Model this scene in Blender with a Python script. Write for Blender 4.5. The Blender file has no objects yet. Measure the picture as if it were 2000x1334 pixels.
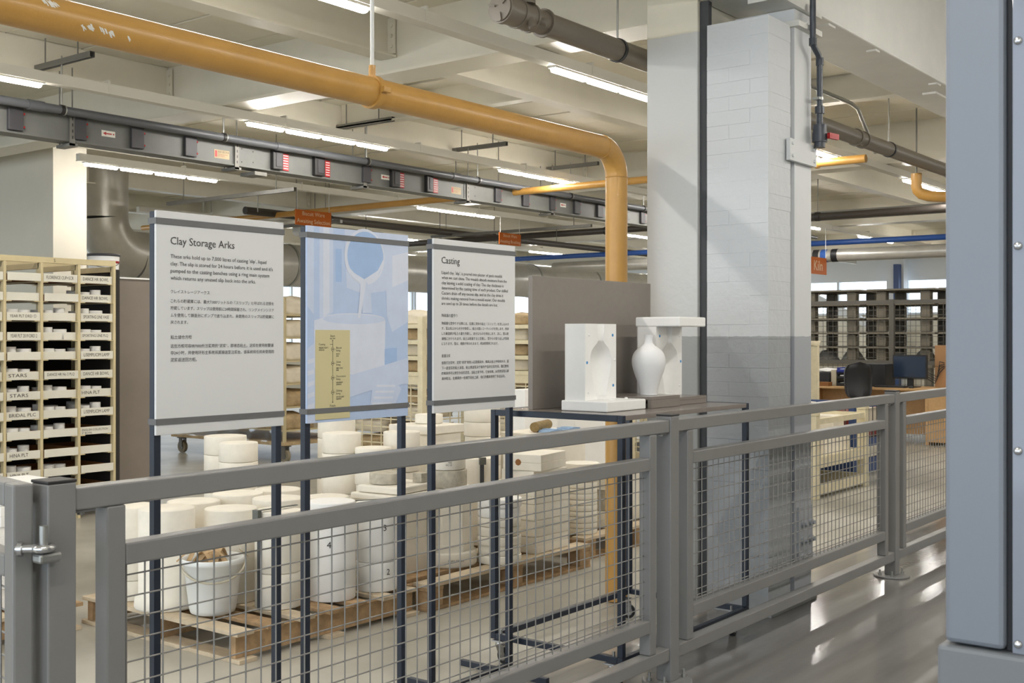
import bpy, bmesh, math, random
from math import sin, cos, pi, radians
from mathutils import Vector, Matrix
random.seed(7)
SC = bpy.context.scene
COL = SC.collection

# ---------------------------------------------------------------- camera
CAMH = 1.443
cam_d = bpy.data.cameras.new('camera')
cam = bpy.data.objects.new('camera', cam_d)
COL.objects.link(cam)
cam.location = (0, 0, CAMH)
cam.rotation_euler = (radians(90), 0, math.atan2(1735.0, 2250.0) - radians(90))
cam_d.sensor_width = 36.0
cam_d.lens = 2250.0 / 2000.0 * 36.0
cam_d.shift_y = -10.0 / 2000.0
cam_d.clip_start = 0.05
cam_d.clip_end = 200
cam_d.dof.use_dof = True
cam_d.dof.focus_distance = 5.2
cam_d.dof.aperture_fstop = 13.0
SC.camera = cam

# ---------------------------------------------------------------- daylight and exposure
world = bpy.data.worlds.new('daylight')
SC.world = world
world.use_nodes = True
_bg = world.node_tree.nodes['Background']
_bg.inputs['Color'].default_value = (0.77, 0.88, 1.0, 1)
_bg.inputs['Strength'].default_value = 2.0
SC.view_settings.view_transform = 'Standard'
SC.view_settings.look = 'None'
SC.view_settings.gamma = 1
SC.view_settings.use_curve_mapping = False
SC.view_settings.exposure = 0.6
_cy = SC.cycles
_cy.max_bounces = 7; _cy.diffuse_bounces = 4; _cy.glossy_bounces = 3; _cy.transmission_bounces = 4; _cy.transparent_max_bounces = 8
_cy.caustics_reflective = False; _cy.caustics_refractive = False
_cy.use_adaptive_sampling = True; _cy.adaptive_threshold = 0.035
TUBE = 62.0          # light given off by the LED tubes

# ---------------------------------------------------------------- materials
MATS = {}
def s2l(c):
    c = c / 255.0
    return c / 12.92 if c <= 0.04045 else ((c + 0.055) / 1.055) ** 2.4
def rgb(r, g, b):
    return (s2l(r), s2l(g), s2l(b), 1)
def M(name, col, rough=0.5, metal=0.0, var=0.0, vs=8.0, bump=0.0, bs=60.0, spec=0.5, stretch=None, coat=0.0, second=None, trans=0.0):
    """procedural principled material: colour with noise variation towards `second` and fine relief"""
    m = bpy.data.materials.new(name)
    m.use_nodes = True
    nt = m.node_tree
    b = nt.nodes['Principled BSDF']
    b.inputs['Base Color'].default_value = col
    b.inputs['Roughness'].default_value = rough
    b.inputs['Metallic'].default_value = metal
    b.inputs['Specular IOR Level'].default_value = spec
    if coat: b.inputs['Coat Weight'].default_value = coat
    if trans: b.inputs['Transmission Weight'].default_value = trans
    if var or bump:
        tc = nt.nodes.new('ShaderNodeTexCoord')
        src = tc.outputs['Object']
        if stretch:
            mp = nt.nodes.new('ShaderNodeMapping')
            mp.inputs['Scale'].default_value = stretch
            nt.links.new(src, mp.inputs['Vector']); src = mp.outputs['Vector']
    if var:
        n = nt.nodes.new('ShaderNodeTexNoise')
        n.inputs['Scale'].default_value = vs
        n.inputs['Detail'].default_value = 5
        n.inputs['Roughness'].default_value = 0.62
        nt.links.new(src, n.inputs['Vector'])
        r = nt.nodes.new('ShaderNodeValToRGB')
        r.color_ramp.elements[0].position = 0.36
        r.color_ramp.elements[1].position = 0.66
        dark = second if second else tuple(c * (1 - var) for c in col[:3]) + (1,)
        r.color_ramp.elements[0].color = dark
        r.color_ramp.elements[1].color = col
        nt.links.new(n.outputs['Fac'], r.inputs['Fac'])
        nt.links.new(r.outputs['Color'], b.inputs['Base Color'])
    if bump:
        n2 = nt.nodes.new('ShaderNodeTexNoise')
        n2.inputs['Scale'].default_value = bs
        n2.inputs['Detail'].default_value = 3
        nt.links.new(src, n2.inputs['Vector'])
        bp = nt.nodes.new('ShaderNodeBump')
        bp.inputs['Strength'].default_value = bump
        bp.inputs['Distance'].default_value = 0.004
        nt.links.new(n2.outputs['Fac'], bp.inputs['Height'])
        nt.links.new(bp.outputs['Normal'], b.inputs['Normal'])
    MATS[name] = m
    return m

def emis(name, col, strength):
    m = bpy.data.materials.new(name); m.use_nodes = True
    nt = m.node_tree; nt.nodes.clear()
    o = nt.nodes.new('ShaderNodeOutputMaterial'); e = nt.nodes.new('ShaderNodeEmission')
    e.inputs['Color'].default_value = col; e.inputs['Strength'].default_value = strength
    nt.links.new(e.outputs[0], o.inputs[0]); MATS[name] = m
    return m

M('fence_paint', rgb(134, 133, 131), 0.34, 0.0, 0.06, 5, 0.05, 90, spec=0.55)
M('wire_zinc', rgb(150, 148, 144), 0.4, 0.25)
M('black_cap', rgb(48, 46, 46), 0.5)
M('navy', rgb(38, 46, 60), 0.42, 0.0, 0.1, 9)
M('sign_white', rgb(226, 226, 225), 0.42, 0, 0.012, 3)
M('strap_grey', rgb(112, 112, 112), 0.6, 0, 0.05, 12)
M('ink', rgb(62, 58, 58), 0.6)
M('pen', rgb(50, 48, 46), 0.7)
M('poster_blue', rgb(190, 209, 240), 0.4, 0, 0.055, 14)
M('poster_pale', rgb(208, 220, 243), 0.42, 0, 0.055, 14)
M('poster_mid', rgb(168, 196, 235), 0.42, 0, 0.055, 14)
M('poster_light', rgb(222, 228, 243), 0.42, 0, 0.055, 14)
M('poster_yellow', rgb(214, 203, 156), 0.45)
M('taupe', rgb(138, 130, 122), 0.55, 0, 0.05, 30)
M('taupe_gloss', rgb(140, 132, 125), 0.22, 0, 0.04, 30)
M('taupe_cabinet', rgb(132, 122, 112), 0.5, 0, 0.05, 8)
M('plaster', rgb(244, 238, 224), 0.72, 0, 0.07, 11, 0.12, 45, spec=0.25)
M('plaster_white', rgb(250, 249, 246), 0.7, 0, 0.04, 9, 0.1, 50, spec=0.25)
M('plaster_old', rgb(206, 199, 182), 0.8, 0, 0.3, 22, 0.3, 60, spec=0.2)
M('bisque', rgb(240, 240, 240), 0.5, 0, 0.01, 6, spec=0.3)
M('natch_blue', rgb(92, 158, 212), 0.6)
M('pallet_wood', rgb(192, 160, 122), 0.75, 0, 0.34, 6, 0.25, 70, spec=0.2, stretch=(3, 3, 3))
M('pallet_pale', rgb(222, 204, 176), 0.78, 0, 0.26, 7, 0.25, 70, spec=0.2)
M('cream_wood', rgb(212, 196, 154), 0.55, 0, 0.1, 6)
M('cream_paint', rgb(232, 221, 188), 0.5, 0, 0.12, 14)
M('tray_white', rgb(226, 222, 208), 0.6, 0, 0.05, 7)
M('tray_brown', rgb(150, 100, 52), 0.7, 0, 0.2, 12)
M('yellow_pipe', rgb(200, 152, 78), 0.36, 0, 0.10, 7, 0.25, 55, coat=0.08)
M('white_paint_scar', rgb(232, 230, 222), 0.6)
M('white_rod', rgb(220, 220, 216), 0.45)
M('ceiling_paint', rgb(226, 220, 202), 0.55, 0, 0.05, 3)
M('beam_paint', rgb(224, 219, 203), 0.42, 0, 0.05, 4)
M('beam_concrete', rgb(226, 225, 218), 0.6, 0, 0.05, 5, 0.3, 30)
M('trunking_white', rgb(214, 211, 200), 0.45)
M('bus_metal', rgb(104, 105, 101), 0.5, 0.0, 0.1, 9)
M('bus_cover', rgb(58, 57, 60), 0.5)
M('bus_black', rgb(34, 32, 32), 0.45)
M('red', rgb(165, 26, 28), 0.45)
M('label_cream', rgb(178, 160, 126), 0.6)
M('galv', rgb(178, 178, 174), 0.38, 0.75, 0.2, 14)
M('galv_strut', rgb(120, 118, 112), 0.5, 0.3, 0.1, 14)
M('grey_pvc', rgb(86, 88, 92), 0.38)
M('dark_pvc', rgb(64, 68, 76), 0.35)
M('soil_pipe', rgb(112, 104, 92), 0.42, 0, 0.08, 8)
M('duct_foil', rgb(200, 198, 190), 0.32, 0.45, 0.12, 5, 0.2, 12)
M('blue_pipe', rgb(50, 92, 168), 0.4)
M('black_pipe', rgb(60, 54, 48), 0.5)
M('chrome', rgb(205, 205, 205), 0.2, 0.9)
M('rubber', rgb(36, 36, 38), 0.6)
M('bucket_white', rgb(238, 240, 238), 0.4, 0, 0.03, 6)
M('strap_cloth', rgb(205, 174, 132), 0.8, 0, 0.25, 20)
M('ratchet', rgb(120, 122, 116), 0.45, 0.5, 0.3, 30)
M('webbing', rgb(74, 76, 80), 0.7)
M('orange_sign', rgb(214, 112, 40), 0.5)
M('sign_text_cream', rgb(250, 232, 200), 0.5)
M('slab_dark', rgb(96, 90, 80), 0.8)
M('white_wall', rgb(226, 220, 204), 0.7, 0, 0.03, 3)
M('wood_desk', rgb(206, 166, 116), 0.5, 0, 0.1, 5, stretch=(1, 6, 6))
M('black_plastic', rgb(32, 33, 36), 0.45)
M('screen', rgb(40, 56, 80), 0.2)
M('beige_plastic', rgb(206, 198, 176), 0.5)
M('paper', rgb(240, 240, 238), 0.7)
M('blue_plastic', rgb(40, 56, 150), 0.5)
M('blue_steel', rgb(52, 74, 120), 0.5)
M('rack_grey', rgb(140, 132, 116), 0.6, 0, 0.1, 8)
M('mesh_dark', rgb(96, 92, 84), 0.5)
M('cardboard', rgb(176, 136, 96), 0.75)
M('bag_tan', rgb(206, 180, 138), 0.6, 0, 0.35, 9)
M('bag_white', rgb(232, 222, 200), 0.5, 0, 0.12, 9)
M('caster_tyre', rgb(150, 140, 118), 0.7, 0, 0.2, 12)
M('dark_under', rgb(46, 42, 38), 0.8)
M('machine_grey', rgb(124, 129, 137), 0.4, 0.1)
M('machine_base', rgb(118, 121, 124), 0.45)
M('gasket', rgb(24, 24, 26), 0.6)
M('ware_grey', rgb(214, 212, 206), 0.5)
M('hessian', rgb(150, 128, 86), 0.9, 0, 0.3, 40)
M('cloth_blue', rgb(150, 176, 206), 0.8)
M('window_frame', rgb(222, 226, 230), 0.5)
M('brushed_red', rgb(150, 60, 56), 0.6, 0, 0.2, 15)
M('acrylic', rgb(128, 133, 144), 0.06, spec=0.6)
emis('tube_light', (1.0, 0.962, 0.905, 1), TUBE)

def column_material(name, low, high, top, z1, z2, bump):
    """paint in bands: grey dado, pale upper part, cream top; the band edges are painted on the column itself"""
    m = M(name, high, 0.55)
    nt = m.node_tree; b = nt.nodes['Principled BSDF']
    g = nt.nodes.new('ShaderNodeNewGeometry'); sp = nt.nodes.new('ShaderNodeSeparateXYZ')
    nt.links.new(g.outputs['Position'], sp.inputs[0])
    n = nt.nodes.new('ShaderNodeTexNoise'); n.inputs['Scale'].default_value = 26; n.inputs['Detail'].default_value = 4
    nt.links.new(g.outputs['Position'], n.inputs['Vector'])
    def edge(z):
        a = nt.nodes.new('ShaderNodeMath'); a.operation = 'MULTIPLY_ADD'
        nt.links.new(n.outputs['Fac'], a.inputs[0]); a.inputs[1].default_value = 0.012
        nt.links.new(sp.outputs['Z'], a.inputs[2])
        c = nt.nodes.new('ShaderNodeMath'); c.operation = 'GREATER_THAN'
        nt.links.new(a.outputs[0], c.inputs[0]); c.inputs[1].default_value = z + 0.006
        return c.outputs[0]
    m1 = nt.nodes.new('ShaderNodeMix'); m1.data_type = 'RGBA'
    m1.inputs[6].default_value = low; m1.inputs[7].default_value = high
    nt.links.new(edge(z1), m1.inputs[0])
    m2 = nt.nodes.new('ShaderNodeMix'); m2.data_type = 'RGBA'
    nt.links.new(m1.outputs[2], m2.inputs[6]); m2.inputs[7].default_value = top
    nt.links.new(edge(z2), m2.inputs[0])
    nt.links.new(m2.outputs[2], b.inputs['Base Color'])
    n2 = nt.nodes.new('ShaderNodeTexNoise'); n2.inputs['Scale'].default_value = 24; n2.inputs['Detail'].default_value = 6
    nt.links.new(g.outputs['Position'], n2.inputs['Vector'])
    bp = nt.nodes.new('ShaderNodeBump'); bp.inputs['Strength'].default_value = bump; bp.inputs['Distance'].default_value = 0.006
    nt.links.new(n2.outputs['Fac'], bp.inputs['Height']); nt.links.new(bp.outputs['Normal'], b.inputs['Normal'])
    return m
column_material('column_concrete', rgb(160, 162, 160), rgb(204, 205, 203), rgb(222, 218, 202), 1.443, 3.08, 0.35)
column_material('column_brick', rgb(160, 163, 165), rgb(206, 209, 211), rgb(206, 209, 211), 1.443, 5.0, 0.8)
column_material('column_steel', rgb(168, 171, 176), rgb(214, 216, 216), rgb(214, 216, 216), 1.443, 5.0, 0.2)
M('slot_dark', rgb(70, 72, 74), 0.7, 0, 0.1, 20)

def floor_material():
    """beige worn concrete in the hall, grey glossy painted walkway along the fence, worn pale edge between"""
    m = M('floor_mat', rgb(170, 162, 144), 0.3)
    nt = m.node_tree; b = nt.nodes['Principled BSDF']; L = nt.links.new
    g = nt.nodes.new('ShaderNodeNewGeometry'); sp = nt.nodes.new('ShaderNodeSeparateXYZ')
    L(g.outputs['Position'], sp.inputs[0])
    def noise(s, d=5, sc=None):
        n = nt.nodes.new('ShaderNodeTexNoise'); n.inputs['Scale'].default_value = s; n.inputs['Detail'].default_value = d
        if sc:
            mp = nt.nodes.new('ShaderNodeMapping'); mp.inputs['Scale'].default_value = sc
            L(g.outputs['Position'], mp.inputs['Vector']); L(mp.outputs[0], n.inputs['Vector'])
        else: L(g.outputs['Position'], n.inputs['Vector'])
        return n.outputs['Fac']
    def ramp(src, a, ca, bb, cb):
        r = nt.nodes.new('ShaderNodeValToRGB')
        r.color_ramp.elements[0].position = a; r.color_ramp.elements[0].color = ca
        r.color_ramp.elements[1].position = bb; r.color_ramp.elements[1].color = cb
        L(src, r.inputs['Fac']); return r.outputs['Color']
    conc = ramp(noise(1.1, 10), 0.36, rgb(154, 150, 138), 0.64, rgb(192, 188, 176))
    walk = ramp(noise(2.2, 6, (0.35, 3.0, 1)), 0.35, rgb(122, 120, 117), 0.7, rgb(142, 140, 137))
    band = ramp(noise(5, 6, (0.5, 4, 1)), 0.38, rgb(168, 158, 148), 0.66, rgb(196, 186, 178))
    wob = nt.nodes.new('ShaderNodeMath'); wob.operation = 'MULTIPLY_ADD'
    L(noise(9, 5, (0.25, 1, 1)), wob.inputs[0]); wob.inputs[1].default_value = 0.12; L(sp.outputs['Y'], wob.inputs[2])
    def step(v, w=0.03):
        mr = nt.nodes.new('ShaderNodeMapRange'); mr.inputs['From Min'].default_value = v - w; mr.inputs['From Max'].default_value = v + w
        L(wob.outputs[0], mr.inputs['Value']); return mr.outputs[0]
    def mix(f, a, c):
        x = nt.nodes.new('ShaderNodeMix'); x.data_type = 'RGBA'; L(f, x.inputs[0]); L(a, x.inputs[6]); L(c, x.inputs[7]); return x.outputs[2]
    c1 = mix(step(2.93), walk, band)
    c2 = mix(step(3.14, 0.06), c1, conc)
    L(c2, b.inputs['Base Color'])
    ro = nt.nodes.new('ShaderNodeMapRange'); ro.inputs['To Min'].default_value = 0.075; ro.inputs['To Max'].default_value = 0.30
    L(step(3.0), ro.inputs['Value'])
    ra = nt.nodes.new('ShaderNodeMath'); ra.operation = 'MULTIPLY_ADD'; L(noise(6, 6), ra.inputs[0]); ra.inputs[1].default_value = 0.09
    L(ro.outputs[0], ra.inputs[2]); L(ra.outputs[0], b.inputs['Roughness'])
    bp = nt.nodes.new('ShaderNodeBump'); bp.inputs['Strength'].default_value = 0.10; bp.inputs['Distance'].default_value = 0.006
    L(noise(34, 3), bp.inputs['Height']); L(bp.outputs['Normal'], b.inputs['Normal'])
floor_material()

# ---------------------------------------------------------------- mesh helpers
class MB:
    """collects shapes (world or local coordinates) into one mesh"""
    def __init__(self): self.v = []; self.f = []; self.s = []
    def add(self, vs, fs, smooth=False):
        o = len(self.v); self.v += [tuple(p) for p in vs]
        for f in fs: self.f.append(tuple(i + o for i in f)); self.s.append(smooth)
        return self
    def box(self, x0, x1, y0, y1, z0, z1):
        v = [(x0, y0, z0), (x1, y0, z0), (x1, y1, z0), (x0, y1, z0), (x0, y0, z1), (x1, y0, z1), (x1, y1, z1), (x0, y1, z1)]
        return self.add(v, [(0, 3, 2, 1), (4, 5, 6, 7), (0, 1, 5, 4), (1, 2, 6, 5), (2, 3, 7, 6), (3, 0, 4, 7)])
    def bbox(self, x0, x1, y0, y1, z0, z1, b=0.003):
        """box with chamfered edges"""
        bm = bmesh.new()
        bmesh.ops.create_cube(bm, size=1.0)
        for q in bm.verts:
            q.co = Vector(((x0 + x1) / 2 + q.co.x * (x1 - x0), (y0 + y1) / 2 + q.co.y * (y1 - y0), (z0 + z1) / 2 + q.co.z * (z1 - z0)))
        bmesh.ops.bevel(bm, geom=list(bm.edges), offset=b, segments=2, profile=0.5, affect='EDGES')
        bm.verts.index_update()
        self.add([q.co[:] for q in bm.verts], [[q.index for q in f.verts] for f in bm.faces]); bm.free()
        return self
    def obox(self, c, ex, ey, ez):
        """box from centre and three half-axis vectors"""
        c, ex, ey, ez = map(Vector, (c, ex, ey, ez)); v = []
        for k in (-1, 1):
            for (i, j) in ((-1, -1), (1, -1), (1, 1), (-1, 1)): v.append(c + ex * i + ey * j + ez * k)
        return self.add(v, [(0, 3, 2, 1), (4, 5, 6, 7), (0, 1, 5, 4), (1, 2, 6, 5), (2, 3, 7, 6), (3, 0, 4, 7)])
    def cyl(self, a, b, r, n=16, r2=None, caps=True):
        a = Vector(a); b = Vector(b); d = (b - a).normalized(); r2 = r if r2 is None else r2
        u = d.orthogonal().normalized(); w = d.cross(u)
        v = [a + (u * cos(2 * pi * i / n) + w * sin(2 * pi * i / n)) * r for i in range(n)]
        v += [b + (u * cos(2 * pi * i / n) + w * sin(2 * pi * i / n)) * r2 for i in range(n)]
        self.add(v, [(i, (i + 1) % n, n + (i + 1) % n, n + i) for i in range(n)], True)
        if caps:
            self.add(v[:n], [tuple(reversed(range(n)))]); self.add(v[n:], [tuple(range(n))])
        return self
    def tube(self, pts, r, n=12, closed=False):
        """round bar along a polyline with mitred rings"""
        pts = [Vector(p) for p in pts]; k = len(pts); rings = []; prev = None
        for i, p in enumerate(pts):
            if closed: t = (pts[(i + 1) % k] - pts[i - 1]).normalized()
            elif i == 0: t = (pts[1] - p).normalized()
            elif i == k - 1: t = (p - pts[-2]).normalized()
            else: t = ((pts[i + 1] - p).normalized() + (p - pts[i - 1]).normalized()).normalized()
            if prev is None: u = t.orthogonal().normalized()
            else:
                u = prev - t * prev.dot(t)
                u = u.normalized() if u.length > 1e-6 else t.orthogonal().normalized()
            prev = u; w = t.cross(u)
            rings.append([p + (u * cos(2 * pi * j / n) + w * sin(2 * pi * j / n)) * r for j in range(n)])
        v = [q for R in rings for q in R]; f = []
        for i in range(k if closed else k - 1):
            a = i * n; b = ((i + 1) % k) * n
            f += [(a + j, a + (j + 1) % n, b + (j + 1) % n, b + j) for j in range(n)]
        self.add(v, f, True)
        if not closed:
            self.add(rings[0], [tuple(reversed(range(n)))]); self.add(rings[-1], [tuple(range(n))])
        return self
    def lathe(self, prof, c=(0, 0, 0), n=32, a0=0.0, a1=2 * pi, cap=True):
        """turn (r, z) profile about the vertical through c"""
        full = abs(a1 - a0 - 2 * pi) < 1e-6; m = n if full else n + 1; k = len(prof)
        v = []
        for (r, z) in prof:
            for j in range(m):
                a = a0 + (a1 - a0) * j / n; v.append((c[0] + r * cos(a), c[1] + r * sin(a), c[2] + z))
        f = []
        for i in range(k - 1):
            for j in range(n):
                j2 = (j + 1) % m
                f.append((i * m + j, i * m + j2, (i + 1) * m + j2, (i + 1) * m + j))
        self.add(v, f, True)
        if cap and full:
            if prof[0][0] > 1e-5: self.add(v[:m], [tuple(reversed(range(m)))])
            if prof[-1][0] > 1e-5: self.add(v[-m:], [tuple(range(m))])
        return self
    def prism(self, poly, z0, z1):
        n = len(poly); v = [(x, y, z0) for x, y in poly] + [(x, y, z1) for x, y in poly]
        return self.add(v, [tuple(reversed(range(n))), tuple(range(n, 2 * n))] + [(i, (i + 1) % n, n + (i + 1) % n, n + i) for i in range(n)])
    def prismx(self, poly, x0, x1):
        """(y, z) outline swept along x"""
        n = len(poly); v = [(x0, y, z) for y, z in poly] + [(x1, y, z) for y, z in poly]
        return self.add(v, [tuple(range(n)), tuple(reversed(range(n, 2 * n)))] + [(i, n + i, n + (i + 1) % n, (i + 1) % n) for i in range(n)])
    def plate(self, poly, y):
        """flat outline in the xz plane facing -y"""
        return self.add([(x, y, z) for x, z in poly], [tuple(range(len(poly)))])
    def mesh(self, name, m, off=(0, 0, 0)):
        me = bpy.data.meshes.new(name)
        me.from_pydata([(p[0] - off[0], p[1] - off[1], p[2] - off[2]) for p in self.v], [], self.f)
        me.polygons.foreach_set('use_smooth', self.s)
        me.materials.append(MATS[m]); me.update()
        return me
    def part(self, name, m, parent):
        """child mesh of an unrotated thing, shapes given in world coordinates"""
        off = parent['_o'] if '_o' in parent else tuple(parent.location)
        o = bpy.data.objects.new(name, self.mesh(name, m, off)); COL.objects.link(o); o.parent = parent
        o['_o'] = list(off)
        return o
    def lpart(self, name, m, parent):
        """child mesh given in the parent's own coordinates"""
        o = bpy.data.objects.new(name, self.mesh(name, m)); COL.objects.link(o); o.parent = parent
        o['_o'] = [0, 0, 0]
        return o
    def solo(self, name, m, label=None, cat=None, group=None, kind=None, base=None):
        """a thing or piece of the setting that is one mesh"""
        if base is None:
            xs = [p[0] for p in self.v]; ys = [p[1] for p in self.v]; zs = [p[2] for p in self.v]
            base = ((min(xs) + max(xs)) / 2, (min(ys) + max(ys)) / 2, min(zs))
        o = bpy.data.objects.new(name, self.mesh(name, m, base)); COL.objects.link(o); o.location = base
        o['_o'] = list(base)
        tag(o, label, cat, group, kind)
        return o

def tag(o, label=None, cat=None, group=None, kind=None):
    if label: o['label'] = label
    if cat: o['category'] = cat
    if group: o['group'] = group
    if kind: o['kind'] = kind
    return o
def thing(name, label, cat, loc=(0, 0, 0), rz=0.0, group=None, kind=None):
    o = bpy.data.objects.new(name, None); COL.objects.link(o)
    o.empty_display_size = 0.05; o.location = loc; o.rotation_euler = (0, 0, rz)
    o['_o'] = list(loc) if rz == 0 else [0, 0, 0]
    return tag(o, label, cat, group, kind)
def inst(src, name, parent, loc, rot=None):
    """further piece sharing the mesh of src"""
    o = bpy.data.objects.new(name, src if isinstance(src, bpy.types.Mesh) else src.data); COL.objects.link(o)
    o.parent = parent; o.location = loc
    if rot: o.rotation_euler = rot
    return o
def copy_tree(o, parent=None):
    c = o.copy(); COL.objects.link(c); c.parent = parent
    for ch in list(o.children): copy_tree(ch, c)
    return c

TEXTS = []
def text(body, m, parent, x, z, y, w=None, h=None, size=0.02, align='LEFT', rot=(radians(90), 0, 0), name='lettering', space=1.0, valign='TOP', local=False):
    """printed lettering: x,z = upper left (or centre) corner on a face looking towards -y; converted to mesh at the end"""
    cu = bpy.data.curves.new(name, 'FONT'); cu.body = body; cu.size = size; cu.space_line = space
    cu.align_x = align; cu.resolution_u = 2
    o = bpy.data.objects.new(name, cu); COL.objects.link(o)
    TEXTS.append((o, MATS[m], parent, Vector((x, y, z)), w, h, rot, valign, local, align))
    return o
def finish_texts():
    dg = bpy.context.evaluated_depsgraph_get(); dg.update()
    for (o, m, parent, p, w, h, rot, valign, local, align) in TEXTS:
        me = bpy.data.meshes.new_from_object(o.evaluated_get(dg), depsgraph=dg)
        if len(me.vertices) == 0:
            bpy.data.objects.remove(o); continue
        xs = [v.co.x for v in me.vertices]; ys = [v.co.y for v in me.vertices]
        bw = max(xs) - min(xs); bh = max(ys) - min(ys)
        sx = w / bw if w else None; sy = h / bh if h else None
        if sx is None and sy is None: sx = sy = 1
        elif sx is None: sx = sy
        elif sy is None: sy = sx
        ox = min(xs) if align == 'LEFT' else (min(xs) + max(xs)) / 2
        oy = max(ys) if valign == 'TOP' else (min(ys) + max(ys)) / 2
        for v in me.vertices: v.co = Vector(((v.co.x - ox) * sx, (v.co.y - oy) * sy, 0))
        me.materials.clear(); me.materials.append(m)
        nm = o.name.split('.')[0]
        n = bpy.data.objects.new(nm, me); COL.objects.link(n)
        n.parent = parent; n.rotation_euler = rot
        off = Vector((0, 0, 0)) if local else Vector(parent['_o'])
        n.location = p - off
        bpy.data.objects.remove(o)
# ================================================================ the hall
MB().box(-8, 27.2, -5.2, 22.2, -0.12, 0.0).solo('floor', 'floor_mat', 'worn beige concrete hall floor with grey painted walkway', kind='structure', base=(0, 0, 0))

ceiling = MB().box(-6, 27.2, 2.98, 22.2, 3.68, 3.8).solo('ceiling', 'slab_dark', 'cream painted plank ceiling with steel beams', kind='structure', base=(0, 0, 0))
MB().box(-8, 27.2, -5.2, 2.575, 4.3, 4.45).solo('ceiling', 'beam_concrete', 'pale ceiling over the walkway', kind='structure', base=(0, 0, 0))
MB().box(-6, 1.29, 2.98, 22.2, 3.62, 3.679).box(1.29, 27.2, 15.35, 22.2, 3.62, 3.679).box(17.1, 27.2, 2.98, 15.34, 3.62, 3.679).part('soffit', 'ceiling_paint', ceiling)
# ceiling planks between the beams, dark open joints
YS = [2.99, 5.46, 7.93, 10.40, 12.87, 15.34, 17.81, 20.28]
pm = {}
for bi in range(5):
    y0, y1 = YS[bi], YS[bi + 1]
    x = 1.3
    for k in range(26):
        pw = 0.590
        key = bi == 0
        if key not in pm:
            pm[key] = MB().bbox(0, pw, 0.0, y1 - y0 - 0.012, 0, 0.04, 0.004).mesh('plank', 'ceiling_paint')
        inst(pm[key], 'plank', ceiling, (x, y0 + 0.006, 3.62 + random.choice((0, 0, 0.003, 0.006))))
        x += 0.6 if random.random() > 0.13 else 0.64
# secondary beams along the hall (web, two flanges, bolted end plates) and primary beams across it
PX = [-0.28, 5.72, 11.72, 17.72, 23.72]
for y in YS[1:]:
    for i in range(len(PX) - 1):
        xa, xb = PX[i] + 0.02, PX[i + 1] - 0.02
        b = MB()
        b.box(xa, xb, y - 0.005, y + 0.005, 3.34, 3.62).box(xa, xb, y - 0.075, y + 0.075, 3.333, 3.348)
        o = b.part('secondary_beam', 'beam_paint', ceiling)
        if y < 14:
            for (xx, s) in ((xa, 1), (xb, -1)):
                pb = MB().box(min(xx, xx + s * 0.012), max(xx, xx + s * 0.012), y - 0.07, y + 0.07, 3.36, 3.6)
                for zz in (3.41, 3.48, 3.55):
                    for yy in (-0.045, 0.045):
                        pb.cyl((xx + s * 0.012, y + yy, zz), (xx + s * 0.026, y + yy, zz), 0.013, 6)
                pb.part('end_plate', 'beam_paint', o)
for x in PX:
    b = MB().box(x - 0.008, x + 0.008, 3.0, 22, 3.2, 3.66).box(x - 0.14, x + 0.14, 3.0, 22, 3.195, 3.215)
    b.part('primary_beam', 'beam_paint', ceiling)
# short trimmer beams
for (x, ya, yb) in ((7.62, 5.5, 7.9), (9.3, 3.0, 5.4)):
    MB().box(x - 0.005, x + 0.005, ya, yb, 3.40, 3.62).box(x - 0.06, x + 0.06, ya, yb, 3.395, 3.408).part('trimmer_beam', 'beam_paint', ceiling)
# concrete edge beam above the fence line
edge = MB().bbox(-6, 27, 2.575, 2.98, 3.243, 4.3, 0.01).solo('trim_1', 'beam_concrete', 'pale painted concrete edge beam above the fence', kind='structure', base=(0, 0, 0))
for (x, z, w) in ((6.35, 3.243, 0.10), (7.1, 3.243, 0.07), (8.3, 3.243, 0.09)):
    MB().box(x, x + w, 2.60, 2.66, z - 0.012, z).part('chipped_patch', 'beam_concrete', edge)
MB().box(8.6, 8.9, 2.7, 2.8, 3.228, 3.243).part('chipped_patch', 'beam_concrete', edge)

# outer walls with windows --------------------------------------------------
def pane_material():
    m = bpy.data.materials.new('window_glass'); m.use_nodes = True; nt = m.node_tree; nt.nodes.clear()
    o = nt.nodes.new('ShaderNodeOutputMaterial'); mx = nt.nodes.new('ShaderNodeMixShader')
    t = nt.nodes.new('ShaderNodeBsdfTransparent'); g = nt.nodes.new('ShaderNodeBsdfGlossy'); g.inputs['Roughness'].default_value = 0.03
    mx.inputs[0].default_value = 0.06
    nt.links.new(t.outputs[0], mx.inputs[1]); nt.links.new(g.outputs[0], mx.inputs[2]); nt.links.new(mx.outputs[0], o.inputs[0])
    MATS['window_glass'] = m
pane_material()
WY = 22.0
MB().box(-6, 27.2, WY, WY + 0.2, 0, 1.0).box(-6, 27.2, WY, WY + 0.2, 2.75, 3.8).solo('wall_back', 'white_wall', 'pale far wall behind the racks', kind='structure', base=(0, 0, 0))
WX = 27.0
MB().box(WX, WX + 0.2, -5.2, 22, 0, 1.95).box(WX, WX + 0.2, -5.2, 22, 3.25, 3.8).box(WX, WX + 0.2, -5.2, 6.0, 1.95, 3.25).solo('wall_right', 'white_wall', 'pale end wall behind the mesh racks', kind='structure', base=(0, 0, 0))
MB().box(-8, 27.2, -5.4, -5.2, 0, 4.4).solo('wall_front', 'white_wall', 'plain wall on the far side of the walkway', kind='structure', base=(0, 0, 0))
n = 1
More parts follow.
